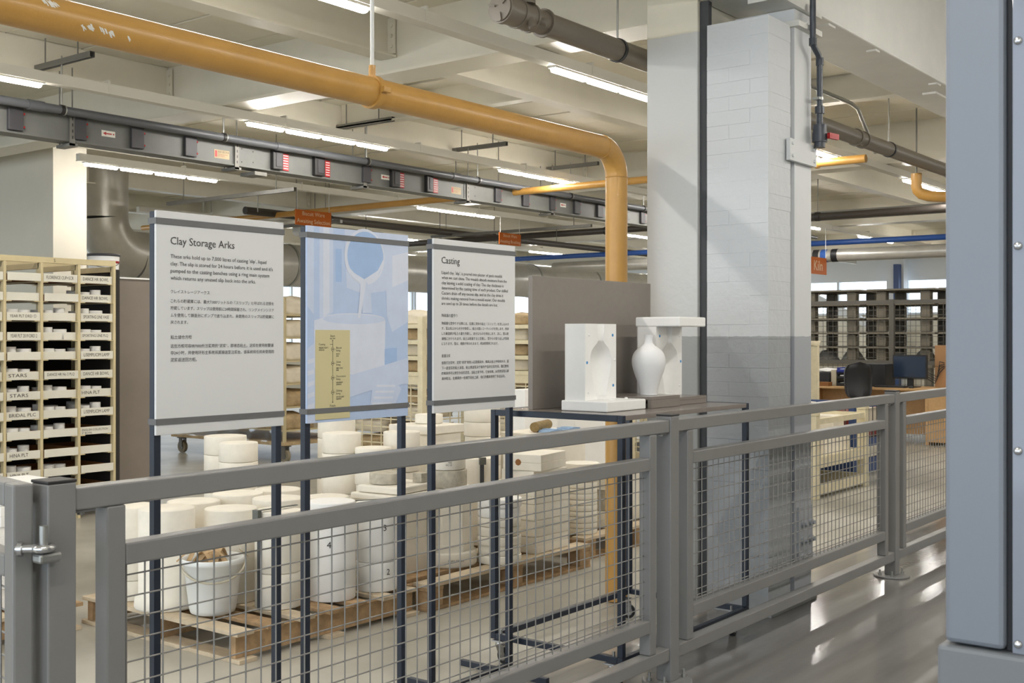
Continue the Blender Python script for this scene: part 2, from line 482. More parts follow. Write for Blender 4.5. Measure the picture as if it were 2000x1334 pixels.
for k in range(6):
    x0 = 9.0 + k * 3.0
    fr = MB()
    for (a, b, c, d) in ((x0, x0 + 2.95, 1.0, 1.07), (x0, x0 + 2.95, 2.68, 2.75), (x0, x0 + 0.07, 1.07, 2.68), (x0 + 2.88, x0 + 2.95, 1.07, 2.68), (x0 + 1.45, x0 + 1.5, 1.07, 2.68), (x0 + 0.07, x0 + 2.88, 2.1, 2.15)):
        fr.box(a, b, WY - 0.03, WY + 0.06, c, d)
    w = fr.solo('window_%d' % n, 'window_frame', 'bright factory window in the far wall', kind='structure', base=(x0, WY, 1.0)); n += 1
    for (a, b) in ((x0 + 0.07, x0 + 1.45), (x0 + 1.5, x0 + 2.88)):
        for (c, d) in ((1.07, 2.1), (2.15, 2.68)):
            MB().box(a, b, WY + 0.01, WY + 0.016, c, d).part('pane', 'window_glass', w)
for k in range(5):
    y0 = 6.2 + k * 3.1
    fr = MB()
    for (a, b, c, d) in ((y0, y0 + 3.0, 1.95, 2.0), (y0, y0 + 3.0, 2.75, 3.25), (y0, y0 + 0.1, 2.0, 2.75), (y0 + 2.9, y0 + 3.0, 2.0, 2.75), (y0 + 1.47, y0 + 1.53, 2.0, 2.75)):
        fr.box(WX - 0.05, WX + 0.08, a, b, c, d)
    w = fr.solo('window_%d' % n, 'window_frame', 'tall bright window behind the mesh racks', kind='structure', base=(WX, y0, 1.95)); n += 1
    for (c, d) in ((0.1, 1.47), (1.53, 2.9)):
        MB().box(WX + 0.01, WX + 0.016, y0 + c, y0 + d, 2.0, 2.75).part('pane', 'window_glass', w)
# diagonal brace and post in front of the end window
MB().obox((26.7, 11.2, 2.35), (0.05, 0, 0), (0, 1.25, 0.62), (0, -0.04, 0.08)).solo('trim_2', 'window_frame', 'white diagonal steel brace across the end window', kind='structure')
MB().box(26.5, 26.75, 9.05, 9.45, 0, 3.6).solo('trim_3', 'window_frame', 'white steel post beside the end window', kind='structure')
MB().box(26.3, 26.48, 9.1, 9.22, 0, 3.1).solo('cable_ladder', 'blue_steel', 'blue-grey cable ladder up the white post', 'cable ladder')
# wall pier at the left
MB().box(6.31, 6.68, 10.65, 13.2, 0, 3.62).solo('wall_left', 'white_wall', 'cream painted wall pier behind the tray rack', kind='structure', base=(6.31, 10.65, 0))
MB().box(-6, 3.0, 15.0, 15.2, 0, 3.62).solo('wall_side', 'white_wall', 'pale wall at the left end', kind='structure', base=(0, 15, 0))

# ---------------------------------------------------------------- the painted column
colm = thing('wall_column', 'painted brick and concrete column with grey lower part', None, (5.5, 2.575, 0), kind='structure')
# concrete post
post = MB(); H = 3.19
ring = []
for i, (a, b) in enumerate(((5.5, 2.98), (5.5, 3.30), (6.0, 3.30), (6.0, 2.98))): ring.append((a, b))
post.bbox(5.5, 6.0, 2.985, 3.30, 0, 3.64, 0.006)
pc = post.part('concrete_post', 'column_concrete', colm)
MB().box(5.525, 5.56, 2.932, 2.984, 0, 3.24).part('dark_joint', 'slot_dark', colm)
# brick pier: courses of painted bricks, slightly uneven faces
core = MB().box(5.5012, 5.765, 2.5762, 2.928, 0, 3.10).part('mortar_core', 'column_brick', colm)
BM = {}
def brick_mesh(w, d, h):
    k = (round(w, 3), round(d, 3), round(h, 3))
    if k not in BM: BM[k] = MB().bbox(0, w, 0, d, 0, h, 0.0016).mesh('brick', 'column_brick')
    return BM[k]
z = 0.0; row = 0; ch = 0.0752
while z < 3.06:
    h = ch - 0.0012
    # -X face runs in y from 2.575 to 2.93, -Y face in x from 5.5 to 5.77
    splits = (2.575, 2.680, 2.93) if row % 2 == 0 else (2.575, 2.80, 2.93)
    for i in range(len(splits) - 1):
        j = random.uniform(-0.0012, 0.0012)
        d = splits[i + 1] - splits[i] - 0.0012
        inst(brick_mesh(0.27 if i == 0 else 0.105, d, h), 'brick', colm, (5.5 + j - 5.5, splits[i] - 2.575 + (random.uniform(-0.001, 0.001) if i == 0 else 0), z))
    z += ch; row += 1
# steel stanchion beside the bricks, splice plates and bolts
MB().box(5.815, 5.825, 2.572, 2.92, 0, 3.2).box(5.8255, 6.035, 2.572, 2.588, 0, 3.2).box(5.8255, 6.035, 2.90, 2.916, 0, 3.2).part('steel_stanchion', 'column_steel', colm)
MB().box(5.766, 5.815, 2.66, 2.9, 0, 3.1).part('packing', 'column_steel', colm)
sp = MB().box(5.845, 6.03, 2.560, 2.572, 0.20, 0.52).part('splice_plate', 'column_steel', colm)
for zz in (0.25, 0.34, 0.43):
    for xx in (5.892, 5.985):
        MB().cyl((xx, 2.56, zz), (xx, 2.542, zz), 0.021, 6).cyl((xx, 2.542, zz), (xx, 2.528, zz), 0.011, 10).part('bolt', 'column_steel', sp)
bp_ = MB().box(5.70, 6.045, 2.545, 2.567, 2.375, 2.49).part('bracket_plate', 'column_steel', colm)
for xx in (5.73, 6.015):
    for zz in (2.40, 2.465):
        MB().cyl((xx, 2.545, zz), (xx, 2.537, zz), 0.009, 8).part('bolt', 'column_steel', bp_)
MB().box(5.79, 6.10, 2.535, 2.62, 3.10, 3.13).box(5.60, 6.12, 2.545, 2.74, 3.205, 3.242).part('beam_seat', 'beam_concrete', colm)
MB().box(5.48, 6.06, 2.55, 2.96, 0, 0.018).part('base_rubble', 'column_brick', colm)

# ================================================================ fence
FZ = dict(tb=1.045, tt=1.097, mb=0.900, mt=0.952, lb=0.245, lt=0.297, bb=0.100, bt=0.153)
def fence_post(x, lab):
    t = thing('fence_post', lab, 'fence post', (x, 2.425, 0), group='fence posts')
    MB().bbox(x - 0.035, x + 0.035, 2.387, 2.457, 0.012, 1.112, 0.004).part('post', 'fence_paint', t)
    MB().bbox(x - 0.036, x + 0.036, 2.386, 2.458, 1.112, 1.119, 0.002).part('cap', 'black_cap', t)
    fl = MB().lathe([(0.0, 0), (0.105, 0), (0.105, 0.010), (0.1, 0.012), (0, 0.012)], (x, 2.425, 0), 28).part('floor_flange', 'fence_paint', t)
    for (a, b) in ((-0.075, -0.03), (-0.06, 0.05), (0.07, 0.04), (0.07, -0.04)):
        MB().cyl((x + a, 2.425 + b, 0.012), (x + a, 2.425 + b, 0.024), 0.011, 6).cyl((x + a, 2.425 + b, 0.024), (x + a, 2.425 + b, 0.045), 0.006, 8).part('anchor_bolt', 'galv', fl)
    return t
fence_post(1.437, 'nearest grey fence post with a black cap beside the open gate')
fence_post(4.206, 'middle grey fence post with a black cap in front of the display table')
fence_post(6.886, 'furthest grey fence post on a round floor flange right of the column')
W_V = {}
def fence_panel(xa, xb, lab, cut=None):
    """xa, xb = faces of the neighbouring posts"""
    t = thing('mesh_fence', lab, 'fence', (xa, 2.42, 0), group='welded mesh fence panels')
    y0, y1 = 2.392, 2.444
    def rail(n, a, b, z0, z1, ya=y0, yb=y1):
        return MB().bbox(a, b, ya, yb, z0, z1, 0.004).part(n, 'fence_paint', t)
    ua, ub = xa + 0.082, xb - 0.158
    rail('top_rail', xa + 0.001, xb - 0.001, FZ['tb'], FZ['tt'])
    rail('bottom_rail', xa + 0.001, xb - 0.001, FZ['bb'], FZ['bt'])
    rail('upright', ua, ua + 0.05, FZ['bt'] + 0.0005, FZ['tb'] - 0.0005)
    rail('upright', ub, ub + 0.05, FZ['bt'] + 0.0005, FZ['tb'] - 0.0005)
    a, b = ua + 0.0505, ub - 0.0005
    rail('middle_rail', a, b, FZ['mb'], FZ['mt'])
    rail('mesh_rail', a, b, FZ['lb'], FZ['lt'])
    # tabs bolted to the posts
    for (x0, x1) in ((xa + 0.001, xa + 0.058), (xb - 0.058, xb - 0.001)):
        for zz in (FZ['tb'] - 0.007, FZ['bb'] - 0.007):
            tb = MB().box(x0, x1, 2.402, 2.434, zz, zz + 0.006).part('fixing_tab', 'fence_paint', t)
            MB().cyl(((x0 + x1) / 2, 2.418, zz), ((x0 + x1) / 2, 2.418, zz - 0.007), 0.009, 6).part('bolt', 'galv', tb)
    # welded wires
    r = 0.0023; y = 2.4205
    L = b - a
    nv = int(round(L / 0.0525))
    if 'v' not in W_V:
        W_V['v'] = MB().cyl((0, 0, FZ['lt'] - 0.004), (0, 0, FZ['mb'] + 0.004), r, 6, caps=False).mesh('wire', 'wire_zinc')
    for i in range(nv + 1):
        x = a + 0.0175 + (L - 0.035) * i / nv
        inst(W_V['v'], 'vertical_wire', t, (x - xa, y - 2.42 - 0.0022, 0))
    hm = MB().cyl((a - 0.003, 0, 0), (b + 0.003, 0, 0), r, 6, caps=False).mesh('wire', 'wire_zinc')
    zs = [FZ['mb'] - 0.03 - 0.0525 * k for k in range(11)] + [FZ['lt'] + 0.022, FZ['lt'] + 0.010]
    for z in zs:
        inst(hm, 'horizontal_wire', t, (-xa, y - 2.42 + 0.0022, z))
    return t
fence_panel(1.472, 4.171, 'nearest grey mesh fence panel in front of the three sign boards')
fence_panel(4.241, 6.851, 'grey mesh fence panel in front of the painted column')
fence_panel(6.921, 9.6, 'furthest grey mesh fence panel in front of the wooden desk')
fence_post(9.64, 'grey fence post hidden behind the glazed cabinet')

# gate leaf standing open beside the nearest post
g = thing('gate', 'grey gate leaf standing open beside the nearest fence post', 'gate', (1.357, 2.41, 0), rz=radians(81 - 90))
GT = 0.055
def gp(n, x0, x1, y0, y1, z0, z1): return MB().bbox(x0, x1, y0, y1, z0, z1, 0.006).lpart(n, 'fence_paint', g)
gp('stile', -0.023, 0.023, 0.0, GT, 0.10, 1.117); gp('stile', -0.023, 0.023, 1.05, 1.05 + GT, 0.10, 1.117)
for (a, b) in ((1.062, 1.117), (0.905, 0.957), (0.25, 0.302), (0.105, 0.158)): gp('rail', -0.023, 0.023, GT + 0.0005, 1.0495, a, b)
gw = MB().cyl((0, 0, 0.30), (0, 0, 0.907), 0.0023, 6, caps=False).mesh('wire', 'wire_zinc')
for k in range(19): inst(gw, 'wire', g, (0, GT + 0.03 + k * 0.0525, 0))
gh = MB().cyl((0, GT, 0), (0, 1.05, 0), 0.0023, 6, caps=False).mesh('wire', 'wire_zinc')
for k in range(11): inst(gh, 'wire', g, (0.003, 0, 0.87 - k * 0.0525))
# eye bolt hinge: pin welded to the post, eye on the gate
_gm = (Matrix.Translation(g.location) @ Matrix.Rotation(radians(81 - 90), 4, 'Z')).inverted()
def hpart(b, n, m):
    o = b.lpart(n, m, g); o.matrix_parent_inverse = _gm; o['label'] = 'zinc hinge ' + n.split('_')[-1]
hpart(MB().bbox(1.362, 1.415, 2.350, 2.386, 0.944, 0.966, 0.006), 'hinge_bracket', 'galv')
hpart(MB().cyl((1.379, 2.366, 0.966), (1.379, 2.366, 1.026), 0.0095, 12), 'hinge_pin', 'galv')
hpart(MB().tube([(1.379 + 0.018 * cos(a), 2.366 + 0.018 * sin(a), 0.977) for a in [2 * pi * i / 16 for i in range(16)]], 0.009, 10, True), 'hinge_eye', 'chrome')
hpart(MB().cyl((1.364, 2.372, 0.977), (1.335, 2.402, 0.977), 0.010, 10).cyl((1.345, 2.392, 0.977), (1.338, 2.399, 0.977), 0.017, 6), 'hinge_bolt', 'chrome')
# ================================================================ sign boards
SY = 3.045            # front face of the boards
ZB, ZT = 1.136, 1.834
def sign_stand(xl, xr, lab):
    t = thing('sign_stand', lab, 'sign', (xl, 3.07, 0), group='sign boards behind the fence')
    for x in (xl, xr - 0.025):
        MB().bbox(x, x + 0.025, SY + 0.011, SY + 0.036, 0.026, ZT - 0.002, 0.002).part('post', 'navy', t)
    MB().bbox(xl, xr, SY + 0.011, SY + 0.036, 0, 0.025, 0.002).part('base_bar', 'navy', t)
    for x in (xl + 0.085, xr - 0.11):
        MB().bbox(x, x + 0.025, 2.80, SY + 0.0105, 0.0, 0.025, 0.002).bbox(x, x + 0.025, SY + 0.0365, 3.27, 0.0, 0.025, 0.002).part('foot', 'navy', t)
    return t
def strap(t, xl, xr):
    for (a, b) in ((1.792, 1.811), (1.168, 1.187)):
        MB().bbox(xl - 0.002, xr + 0.001, SY - 0.0036, SY + 0.0005, a, b, 0.0006).box(xl - 0.003, xl - 0.0005, SY - 0.0036, SY + 0.038, a, b).box(xr + 0.0005, xr + 0.002, SY - 0.0036, SY + 0.038, a, b).part('strap', 'strap_grey', t)
TY = SY - 0.0012
# --- clay storage arks
XL, XR = 2.148, 2.661
s1 = sign_stand(XL, XR, 'white sign board headed Clay Storage Arks on navy posts')
b1 = MB().bbox(XL, XR, SY, SY + 0.010, ZB, ZT, 0.0012).part('board', 'sign_white', s1); strap(s1, XL, XR)
text('Clay Storage Arks', 'ink', b1, 2.200, 1.755, TY, w=0.249, name='heading')
for i, (s, w) in enumerate((("These arks hold up to 7,000 litres of casting 'slip', liquid", 0.384), ("clay. The slip is stored for 24 hours before it is used and it's", 0.412), ('pumped to the casting benches using a ring main system', 0.397), ('which returns any unused slip back into the arks.', 0.338))):
    text(s, 'ink', b1, 2.200, 1.7005 - i * 0.0228, TY, w=w)
text('クレイストレージアークス', 'ink', b1, 2.200, 1.589, TY, w=0.149)
for i, (s, w) in enumerate((('これらの貯蔵庫には、最大7,000リットルの「スリップ」と呼ばれる泥漿を', 0.417), ('貯蔵しています。スリップは使用前に24時間保管され、リングメインシステ', 0.417), ('ムを使用して鋳造台にポンプで送り込まれ、未使用のスリップは貯蔵庫に', 0.417), ('戻されます。', 0.065))):
    text(s, 'ink', b1, 2.200, 1.560 - i * 0.0222, TY, w=w)
text('粘土储仓方柜', 'ink', b1, 2.200, 1.447, TY, w=0.080)
for i, (s, w) in enumerate((('这些方柜可容纳7000升注浆用的“泥浆”，即液态粘土。泥浆在使用前要储', 0.415), ('存24小时，并使用环形主系统将其输送至注浆台，该系统将任何未使用的', 0.417), ('泥浆返送回方柜。', 0.099))):
    text(s, 'ink', b1, 2.200, 1.419 - i * 0.0215, TY, w=w)

# --- blue pouring picture with the firing chart
XL, XR = 2.769, 3.289
s2 = sign_stand(XL, XR, 'pale blue picture board of slip being poured with a yellow chart')
b2 = MB().bbox(XL, XR, SY, SY + 0.010, ZB, ZT, 0.0012).part('board', 'poster_blue', s2); strap(s2, XL, XR)
def flat(poly, m, parent, dy, nm='print'):
    return MB().plate(poly, SY - dy).part(nm, m, parent)
def ell(cx, cz, rx, rz, n=36, a0=0, a1=2 * pi): return [(cx + rx * cos(a0 + (a1 - a0) * i / n), cz + rz * sin(a0 + (a1 - a0) * i / n)) for i in range(n)]
e = XL; Rr = XR; D = 0.00045
flat([(e, 1.834), (2.800, 1.834), (2.800, 1.52), (e, 1.55)][::-1], 'poster_pale', b2, D)
flat([(2.827, 1.834), (2.893, 1.834), (2.893, 1.53), (2.827, 1.50)][::-1], 'poster_pale', b2, D)
flat([(2.845, 1.834), (2.875, 1.834), (2.875, 1.53), (2.845, 1.51)][::-1], 'poster_light', b2, D * 1.5)
flat([(2.905, 1.76), (2.935, 1.76), (2.935, 1.64), (2.905, 1.64)][::-1], 'poster_mid', b2, D)
flat([(2.95, 1.834), (3.16, 1.834), (3.2, 1.70), (3.2, 1.62), (3.05, 1.60), (2.96, 1.62)][::-1], 'poster_pale', b2, D)
flat([(3.16, 1.834), (3.289, 1.834), (3.289, 1.50), (3.2, 1.46), (3.17, 1.52)][::-1], 'poster_pale', b2, D * 1.3)
flat([(3.20, 1.75), (3.289, 1.77), (3.289, 1.66), (3.2, 1.63)][::-1], 'poster_light', b2, D * 1.8)
flat(ell(3.053, 1.738, 0.105, 0.104), 'poster_light', b2, D * 2.2)                    # rim of the jug
flat(ell(3.057, 1.740, 0.094, 0.092), 'poster_mid', b2, D * 3)
flat([(2.965, 1.70), (2.99, 1.66), (3.03, 1.64), (3.025, 1.58), (3.015, 1.51), (3.028, 1.51), (3.046, 1.58), (3.06, 1.645), (3.11, 1.66), (3.15, 1.71), (3.155, 1.74), (3.12, 1.69), (3.05, 1.655), (3.0, 1.675)][::-1], 'poster_light', b2, D * 3.6)   # lip and stream of slip
flat([(3.03, 1.645), (3.065, 1.645), (3.085, 1.60), (3.09, 1.53), (3.04, 1.53)][::-1], 'poster_pale', b2, D * 3)
flat([(2.80, 1.50)] + ell(3.0, 1.508, 0.16, 0.02, 14, pi, 0) + [(3.162, 1.50), (3.158, 1.33), (3.0, 1.30), (2.80, 1.33)][0:], 'poster_light', b2, D * 2.6)          # plaster mould
flat(ell(3.0, 1.506, 0.158, 0.018), 'poster_pale', b2, D * 3.2)
flat([(3.158, 1.395), (3.20, 1.40), (3.225, 1.398), (3.225, 1.33), (3.158, 1.31)], 'poster_mid', b2, D * 3)
flat([(e, 1.40), (2.806, 1.42), (2.806, 1.136), (e, 1.136)][::-1], 'poster_pale', b2, D * 2)
flat([(2.975, 1.30), (3.08, 1.32), (3.289, 1.36), (3.289, 1.26), (3.13, 1.25), (2.975, 1.22)][::-1], 'poster_pale', b2, D * 3.1)
flat([(3.09, 1.24), (3.14, 1.275), (3.21, 1.28), (3.25, 1.24), (3.20, 1.16), (3.08, 1.18)][::-1], 'poster_pale', b2, D * 3.4)
for k in range(4):
    z0 = 1.262 - k * 0.022
    flat([(3.115 - k * 0.008, z0), (3.215 - k * 0.006, z0 - 0.004), (3.215 - k * 0.006, z0 - 0.012), (3.115 - k * 0.008, z0 - 0.009)][::-1], 'poster_light', b2, D * 3.8)
for k in range(5):
    z0 = 1.36 - k * 0.04
    flat([(e, z0), (2.803, z0 + 0.008), (2.803, z0 - 0.008), (e, z0 - 0.016)][::-1], 'poster_light', b2, D * 2.4)
ch = MB().box(2.806, 2.975, SY - 0.0022, SY - 0.0004, 1.146, 1.466).part('chart', 'poster_yellow', b2)
CY = SY - 0.0026
text('Start', 'ink', ch, 2.889, 1.449, CY, h=0.0085, align='CENTER')
text('開始／制作', 'ink', ch, 2.889, 1.4375, CY, h=0.0052, align='CENTER')
text('Finish', 'ink', ch, 2.889, 1.198, CY, h=0.0085, align='CENTER')
text('完成', 'ink', ch, 2.889, 1.187, CY, h=0.0052, align='CENTER')
lm = MB().box(2.8884, 2.8898, CY - 0.0002, CY + 0.0003, 1.206, 1.428)
for zz in (1.428, 1.206): lm.cyl((2.889, CY - 0.0003, zz), (2.889, CY + 0.0003, zz), 0.0022, 10)
lm.box(2.876, 2.889, CY - 0.0002, CY + 0.0003, 1.4138, 1.4152)
lm.part('chart_line', 'ink', ch)
text('Casting', 'ink', ch, 2.822, 1.4185, CY, h=0.0095)
text('陶磁器の型作り\n瓷器注浆', 'ink', ch, 2.822, 1.4055, CY, w=0.046, space=1.15)
for zc, a, b in ((1.397, 'Biscuit\nfiring', '素焼き\n素烧'), (1.346, 'Glost\nfiring', '釉掛け焼成\n釉烧'), (1.294, 'Decoration\nfiring', '装飾用焼成\n装饰烧成'), (1.242, 'Gilding\nfiring', '金彩用の焼成\n镀金烧成')):
    mk = MB().cyl((2.889, CY - 0.0004, zc), (2.889, CY, zc), 0.0075, 20).part('firing_mark', 'ink', ch)
    MB().cyl((2.889, CY - 0.0008, zc), (2.889, CY - 0.0004, zc), 0.0064, 20).part('disc', 'poster_yellow', mk)
    flat([(2.889, zc + 0.0045), (2.8922, zc), (2.8918, zc - 0.0038), (2.889, zc - 0.001), (2.8862, zc - 0.0038), (2.8858, zc)], 'ink', mk, SY - CY + 0.0012, 'flame')
    MB().box(2.8965, 2.9025, CY - 0.0002, CY + 0.0003, zc - 0.0006, zc + 0.0006).part('tick', 'ink', mk)
    text(a, 'ink', ch, 2.906, zc + 0.0085, CY, h=0.0195, space=0.95)
    text(b, 'ink', ch, 2.906, zc - 0.0145, CY, h=0.0135, space=1.1)
# --- casting
XL, XR = 3.439, 3.971
s3 = sign_stand(XL, XR, 'white sign board headed Casting on navy posts beside the table')
b3 = MB().bbox(XL, XR, SY, SY + 0.010, ZB, ZT, 0.0012).part('board', 'sign_white', s3); strap(s3, XL, XR)
text('Casting', 'ink', b3, 3.486, 1.763, TY, w=0.112, name='heading')
for i, (s, w) in enumerate((("Liquid clay, 'slip', is poured into plaster of paris moulds", 0.392), ('when we cast china. The moulds absorb moisture from the', 0.424), ('clay leaving a solid coating of clay. The clay thickness is', 0.402), ('determined by the casting time of each product. Our skilled', 0.432), ('Casters drain off any excess slip, and as the clay dries it', 0.400), ('shrinks making removal from a mould easier. Our moulds', 0.412), ('are used up to 20 times before the details are lost.', 0.362))):
    text(s, 'ink', b3, 3.486, 1.7065 - i * 0.0207, TY, w=w)
text('陶磁器の型作り', 'ink', b3, 3.486, 1.534, TY, w=0.097)
for i, (s, w) in enumerate((('陶磁器を型作りする際には、石膏に液体の粘土「スリップ」を流し込みま', 0.438), ('す。型は粘土から水分を吸収し、粘土の固いコーティングを残します。熟練', 0.438), ('した鋳造師が粘土の量を判断し、余分なものを排出します。次に、型は乾', 0.438), ('燥機にかけられます。粘土は乾燥すると収縮し、型からの取り出しが容易', 0.438), ('になります。型は、細部が失われるまで、約20回使用されます。', 0.366))):
    text(s, 'ink', b3, 3.486, 1.502 - i * 0.0206, TY, w=w)
text('瓷器注浆', 'ink', b3, 3.486, 1.371, TY, w=0.053)
for i, (s, w) in enumerate((('当我们注浆时，泥浆“液泥”被倒入石膏模具中，模具从粘土中吸收水分，留', 0.438), ('下一层坚实的粘土涂层。粘土厚度取决于每件产品的注浆时间。我们熟练', 0.438), ('的模具师可以倒空多余的泥浆。当粘土变干时，它会收缩，从而更容易从模', 0.438), ('具中取出。在模具的一些细节丢失之前，我们的模具使用了多达20次。', 0.414))):
    text(s, 'ink', b3, 3.486, 1.343 - i * 0.0212, TY, w=w)

# ================================================================ display table
TX0, TX1, TY0, TY1, TZ = 4.0, 5.155, 2.515, 3.205, 1.118
tb = thing('display_table', 'tall navy frame table on casters with a taupe top', 'table', (4.57, 2.86, 0))
q = 0.026
for (x, y) in ((TX0, TY0), (TX1 - q, TY0), (TX0, TY1 - q), (TX1 - q, TY1 - q)):
    MB().bbox(x, x + q, y, y + q, 0.1265, TZ, 0.002).part('leg', 'navy', tb)
for (a, b, c, d) in ((TX0 + q + .0005, TX1 - q - .0005, TY1 - q, TY1), (TX0, TX0 + q, TY0 + q + .0005, TY1 - q - .0005), (TX1 - q, TX1, TY0 + q + .0005, TY1 - q - .0005)):
    MB().bbox(a, b, c, d, TZ - q, TZ, 0.002).part('top_frame', 'navy', tb)
for (a, b, c, d) in ((TX0, TX1, TY0, TY0 + q), (TX0, TX1, TY1 - q, TY1), (TX0, TX0 + q, TY0 + q + .0005, TY1 - q - .0005), (TX1 - q, TX1, TY0 + q + .0005, TY1 - q - .0005)):
    MB().bbox(a, b, c, d, 0.10, 0.126, 0.002).part('bottom_frame', 'navy', tb)
MB().bbox(TX0 + q + .001, TX1 - q - .001, TY0 + 0.001, TY1 - q - .001, TZ - 0.021, TZ - 0.001, 0.001).part('table_top', 'taupe_gloss', tb)
def caster(x, y, rz):
    c = MB()
    c.box(x - 0.03, x + 0.03, y - 0.03, y + 0.03, 0.094, 0.0995).lathe([(0.0, 0.080), (0.026, 0.080), (0.026, 0.092), (0.02, 0.094), (0, 0.094)], (x, y, 0), 18)
    o = c.part('caster', 'chrome', tb)
    dx, dy = cos(rz), sin(rz); px, py = -dy, dx; off = 0.022
    w0 = Vector((x + dx * off, y + dy * off, 0.034))
    f = MB()
    for s in (-1, 1):
        b_ = w0 + Vector((px, py, 0)) * 0.017 * s
        f.add([b_ + Vector((-dx * 0.045, -dy * 0.045, 0.046)), b_ + Vector((dx * 0.012, dy * 0.012, 0.048)), b_ + Vector((dx * 0.018, dy * 0.018, -0.008)), b_ + Vector((-dx * 0.014, -dy * 0.014, -0.010))], [(0, 1, 2, 3), (3, 2, 1, 0)])
    f.part('fork', 'chrome', o)
    MB().cyl(w0 - Vector((px, py, 0)) * 0.0125, w0 + Vector((px, py, 0)) * 0.0125, 0.034, 24).part('tyre', 'rubber', o)
    MB().cyl(w0 - Vector((px, py, 0)) * 0.0145, w0 + Vector((px, py, 0)) * 0.0145, 0.02, 16).part('hub', 'galv', o)
    MB().cyl((x, y, 0.126), (x, y, 0.146), 0.006, 8).part('stem_nut', 'galv', o)
caster(TX0 + 0.013, TY1 - 0.05, radians(-100)); caster(TX1 - 0.12, TY1 - 0.05, radians(-60)); caster(TX1 - 0.12, TY0 + 0.035, radians(10)); caster(TX0 + 0.013, TY0 + 0.05, radians(-120))
# back board
MB().bbox(4.105, 5.12, 3.05, 3.075, TZ, 1.713, 0.001).solo('backboard', 'taupe', 'taupe display panel standing along the back of the table', 'panel')

# --- plaster moulds and vase
# vase profile (r, z) over base; also used for the hollows in the two half moulds
VP = [(0.0, 0.0)] + [(r * 0.0715, h * 0.330) for h, r in ((0, .49), (.02, .51), (.1, .56), (.2, .66), (.3, .78), (.4, .90), (.5, .985), (.56, 1.0), (.62, .98), (.68, .91), (.73, .80), (.77, .64), (.81, .44), (.85, .285), (.88, .24), (.92, .228), (.96, .25), (1.0, .306))]
def smooth_prof(p, n=4):
    out = []
    for i in range(len(p) - 1):
        p0 = p[max(i - 1, 0)]; p1 = p[i]; p2 = p[i + 1]; p3 = p[min(i + 2, len(p) - 1)]
        for k in range(n):
            t = k / n
            f = lambda a, b, c, d: 0.5 * ((2 * b) + (-a + c) * t + (2 * a - 5 * b + 4 * c - d) * t * t + (-a + 3 * b - 3 * c + d) * t ** 3)
            out.append((max(0, f(p0[0], p1[0], p2[0], p3[0])), f(p0[1], p1[1], p2[1], p3[1])))
    out.append(p[-1]); return out
def half_mould_mesh(w, d, h, prof, zoff):
    """block x in [-w/2,w/2], y in [0,d], z in [0,h]; half-vase hollow cut into the y=0 face around x=0"""
    b = MB(); P = [(r, z + zoff) for r, z in prof if z + zoff <= h]
    # open both ends: start on the floor of the hollow, end at the top face
    if P[0][0] < 1e-6: P = P[1:]
    while P[1][1] <= P[0][1] + 1e-6: P = P[1:]
    P = [(P[0][0], 0.0)] + P
    if P[-1][1] < h: P = P + [(P[-1][0] * 1.05, h)]
    n = 14; k = len(P)
    v = []
    for (r, z) in P:
        for j in range(n + 1):
            a = pi * j / n; v.append((r * cos(a), r * sin(a), z))
    f = [(i * (n + 1) + j, (i + 1) * (n + 1) + j, (i + 1) * (n + 1) + j + 1, i * (n + 1) + j + 1) for i in range(k - 1) for j in range(n)]
    b.add(v, f, True)
    # parting face left and right of the hollow
    for s in (1, -1):
        v2 = []
        for (r, z) in P: v2 += [(s * r, 0, z), (s * w / 2, 0, z)]
        b.add(v2, [((2 * i, 2 * i + 1, 2 * i + 3, 2 * i + 2) if s > 0 else (2 * i, 2 * i + 2, 2 * i + 3, 2 * i + 1)) for i in range(k - 1)])
    c = 0.012
    out = [(w / 2, 0), (w / 2, d - c), (w / 2 - c, d), (-w / 2 + c, d), (-w / 2, d - c), (-w / 2, 0)]
    for i in range(5):
        (x0, y0), (x1, y1) = out[i], out[i + 1]
        b.add([(x0, y0, 0), (x1, y1, 0), (x1, y1, h), (x0, y0, h)], [(0, 1, 2, 3)])
    # top with mouth opening
    rt = P[-1][0]
    top = [(rt * cos(pi * j / n), rt * sin(pi * j / n)) for j in range(n + 1)]
    poly = [(w / 2, 0)] + [(w / 2, d - c), (w / 2 - c, d), (-w / 2 + c, d), (-w / 2, d - c), (-w / 2, 0)] + top[::-1]
    b.add([(x, y, h) for x, y in poly], [tuple(range(len(poly)))])
    b.add([(x, y, 0) for x, y in out], [tuple(reversed(range(6)))])
    return b
PV = smooth_prof(VP)
def mould_half(lab, loc, rz, w, d, h, zoff, natches, prof=PV):
    t = thing('plaster_mould', lab, 'mould', loc, rz=rz, group='split plaster moulds on the table')
    bl = half_mould_mesh(w, d, h, prof, zoff).lpart('mould_block', 'plaster_white', t)
    for (x, z, c) in natches:
        if c: MB().cyl((x, -0.0015, z), (x, 0.004, z), 0.0065, 12).cyl((x, -0.003, z), (x, -0.0015, z), 0.003, 10).lpart('natch', 'natch_blue', t)
        else: MB().lathe([(0.006, 0), (0.004, 0.003), (0, 0.005)], (0, 0, 0), 14).lpart('natch', 'plaster_white', t).matrix_local = Matrix.Translation((x, 0, z)) @ Matrix.Rotation(radians(90), 4, 'X')
    return t
VS = [(r * 1.098, z * 0.848) for r, z in PV]
HS = [(r * 1.19, z * 0.87) for r, z in PV]
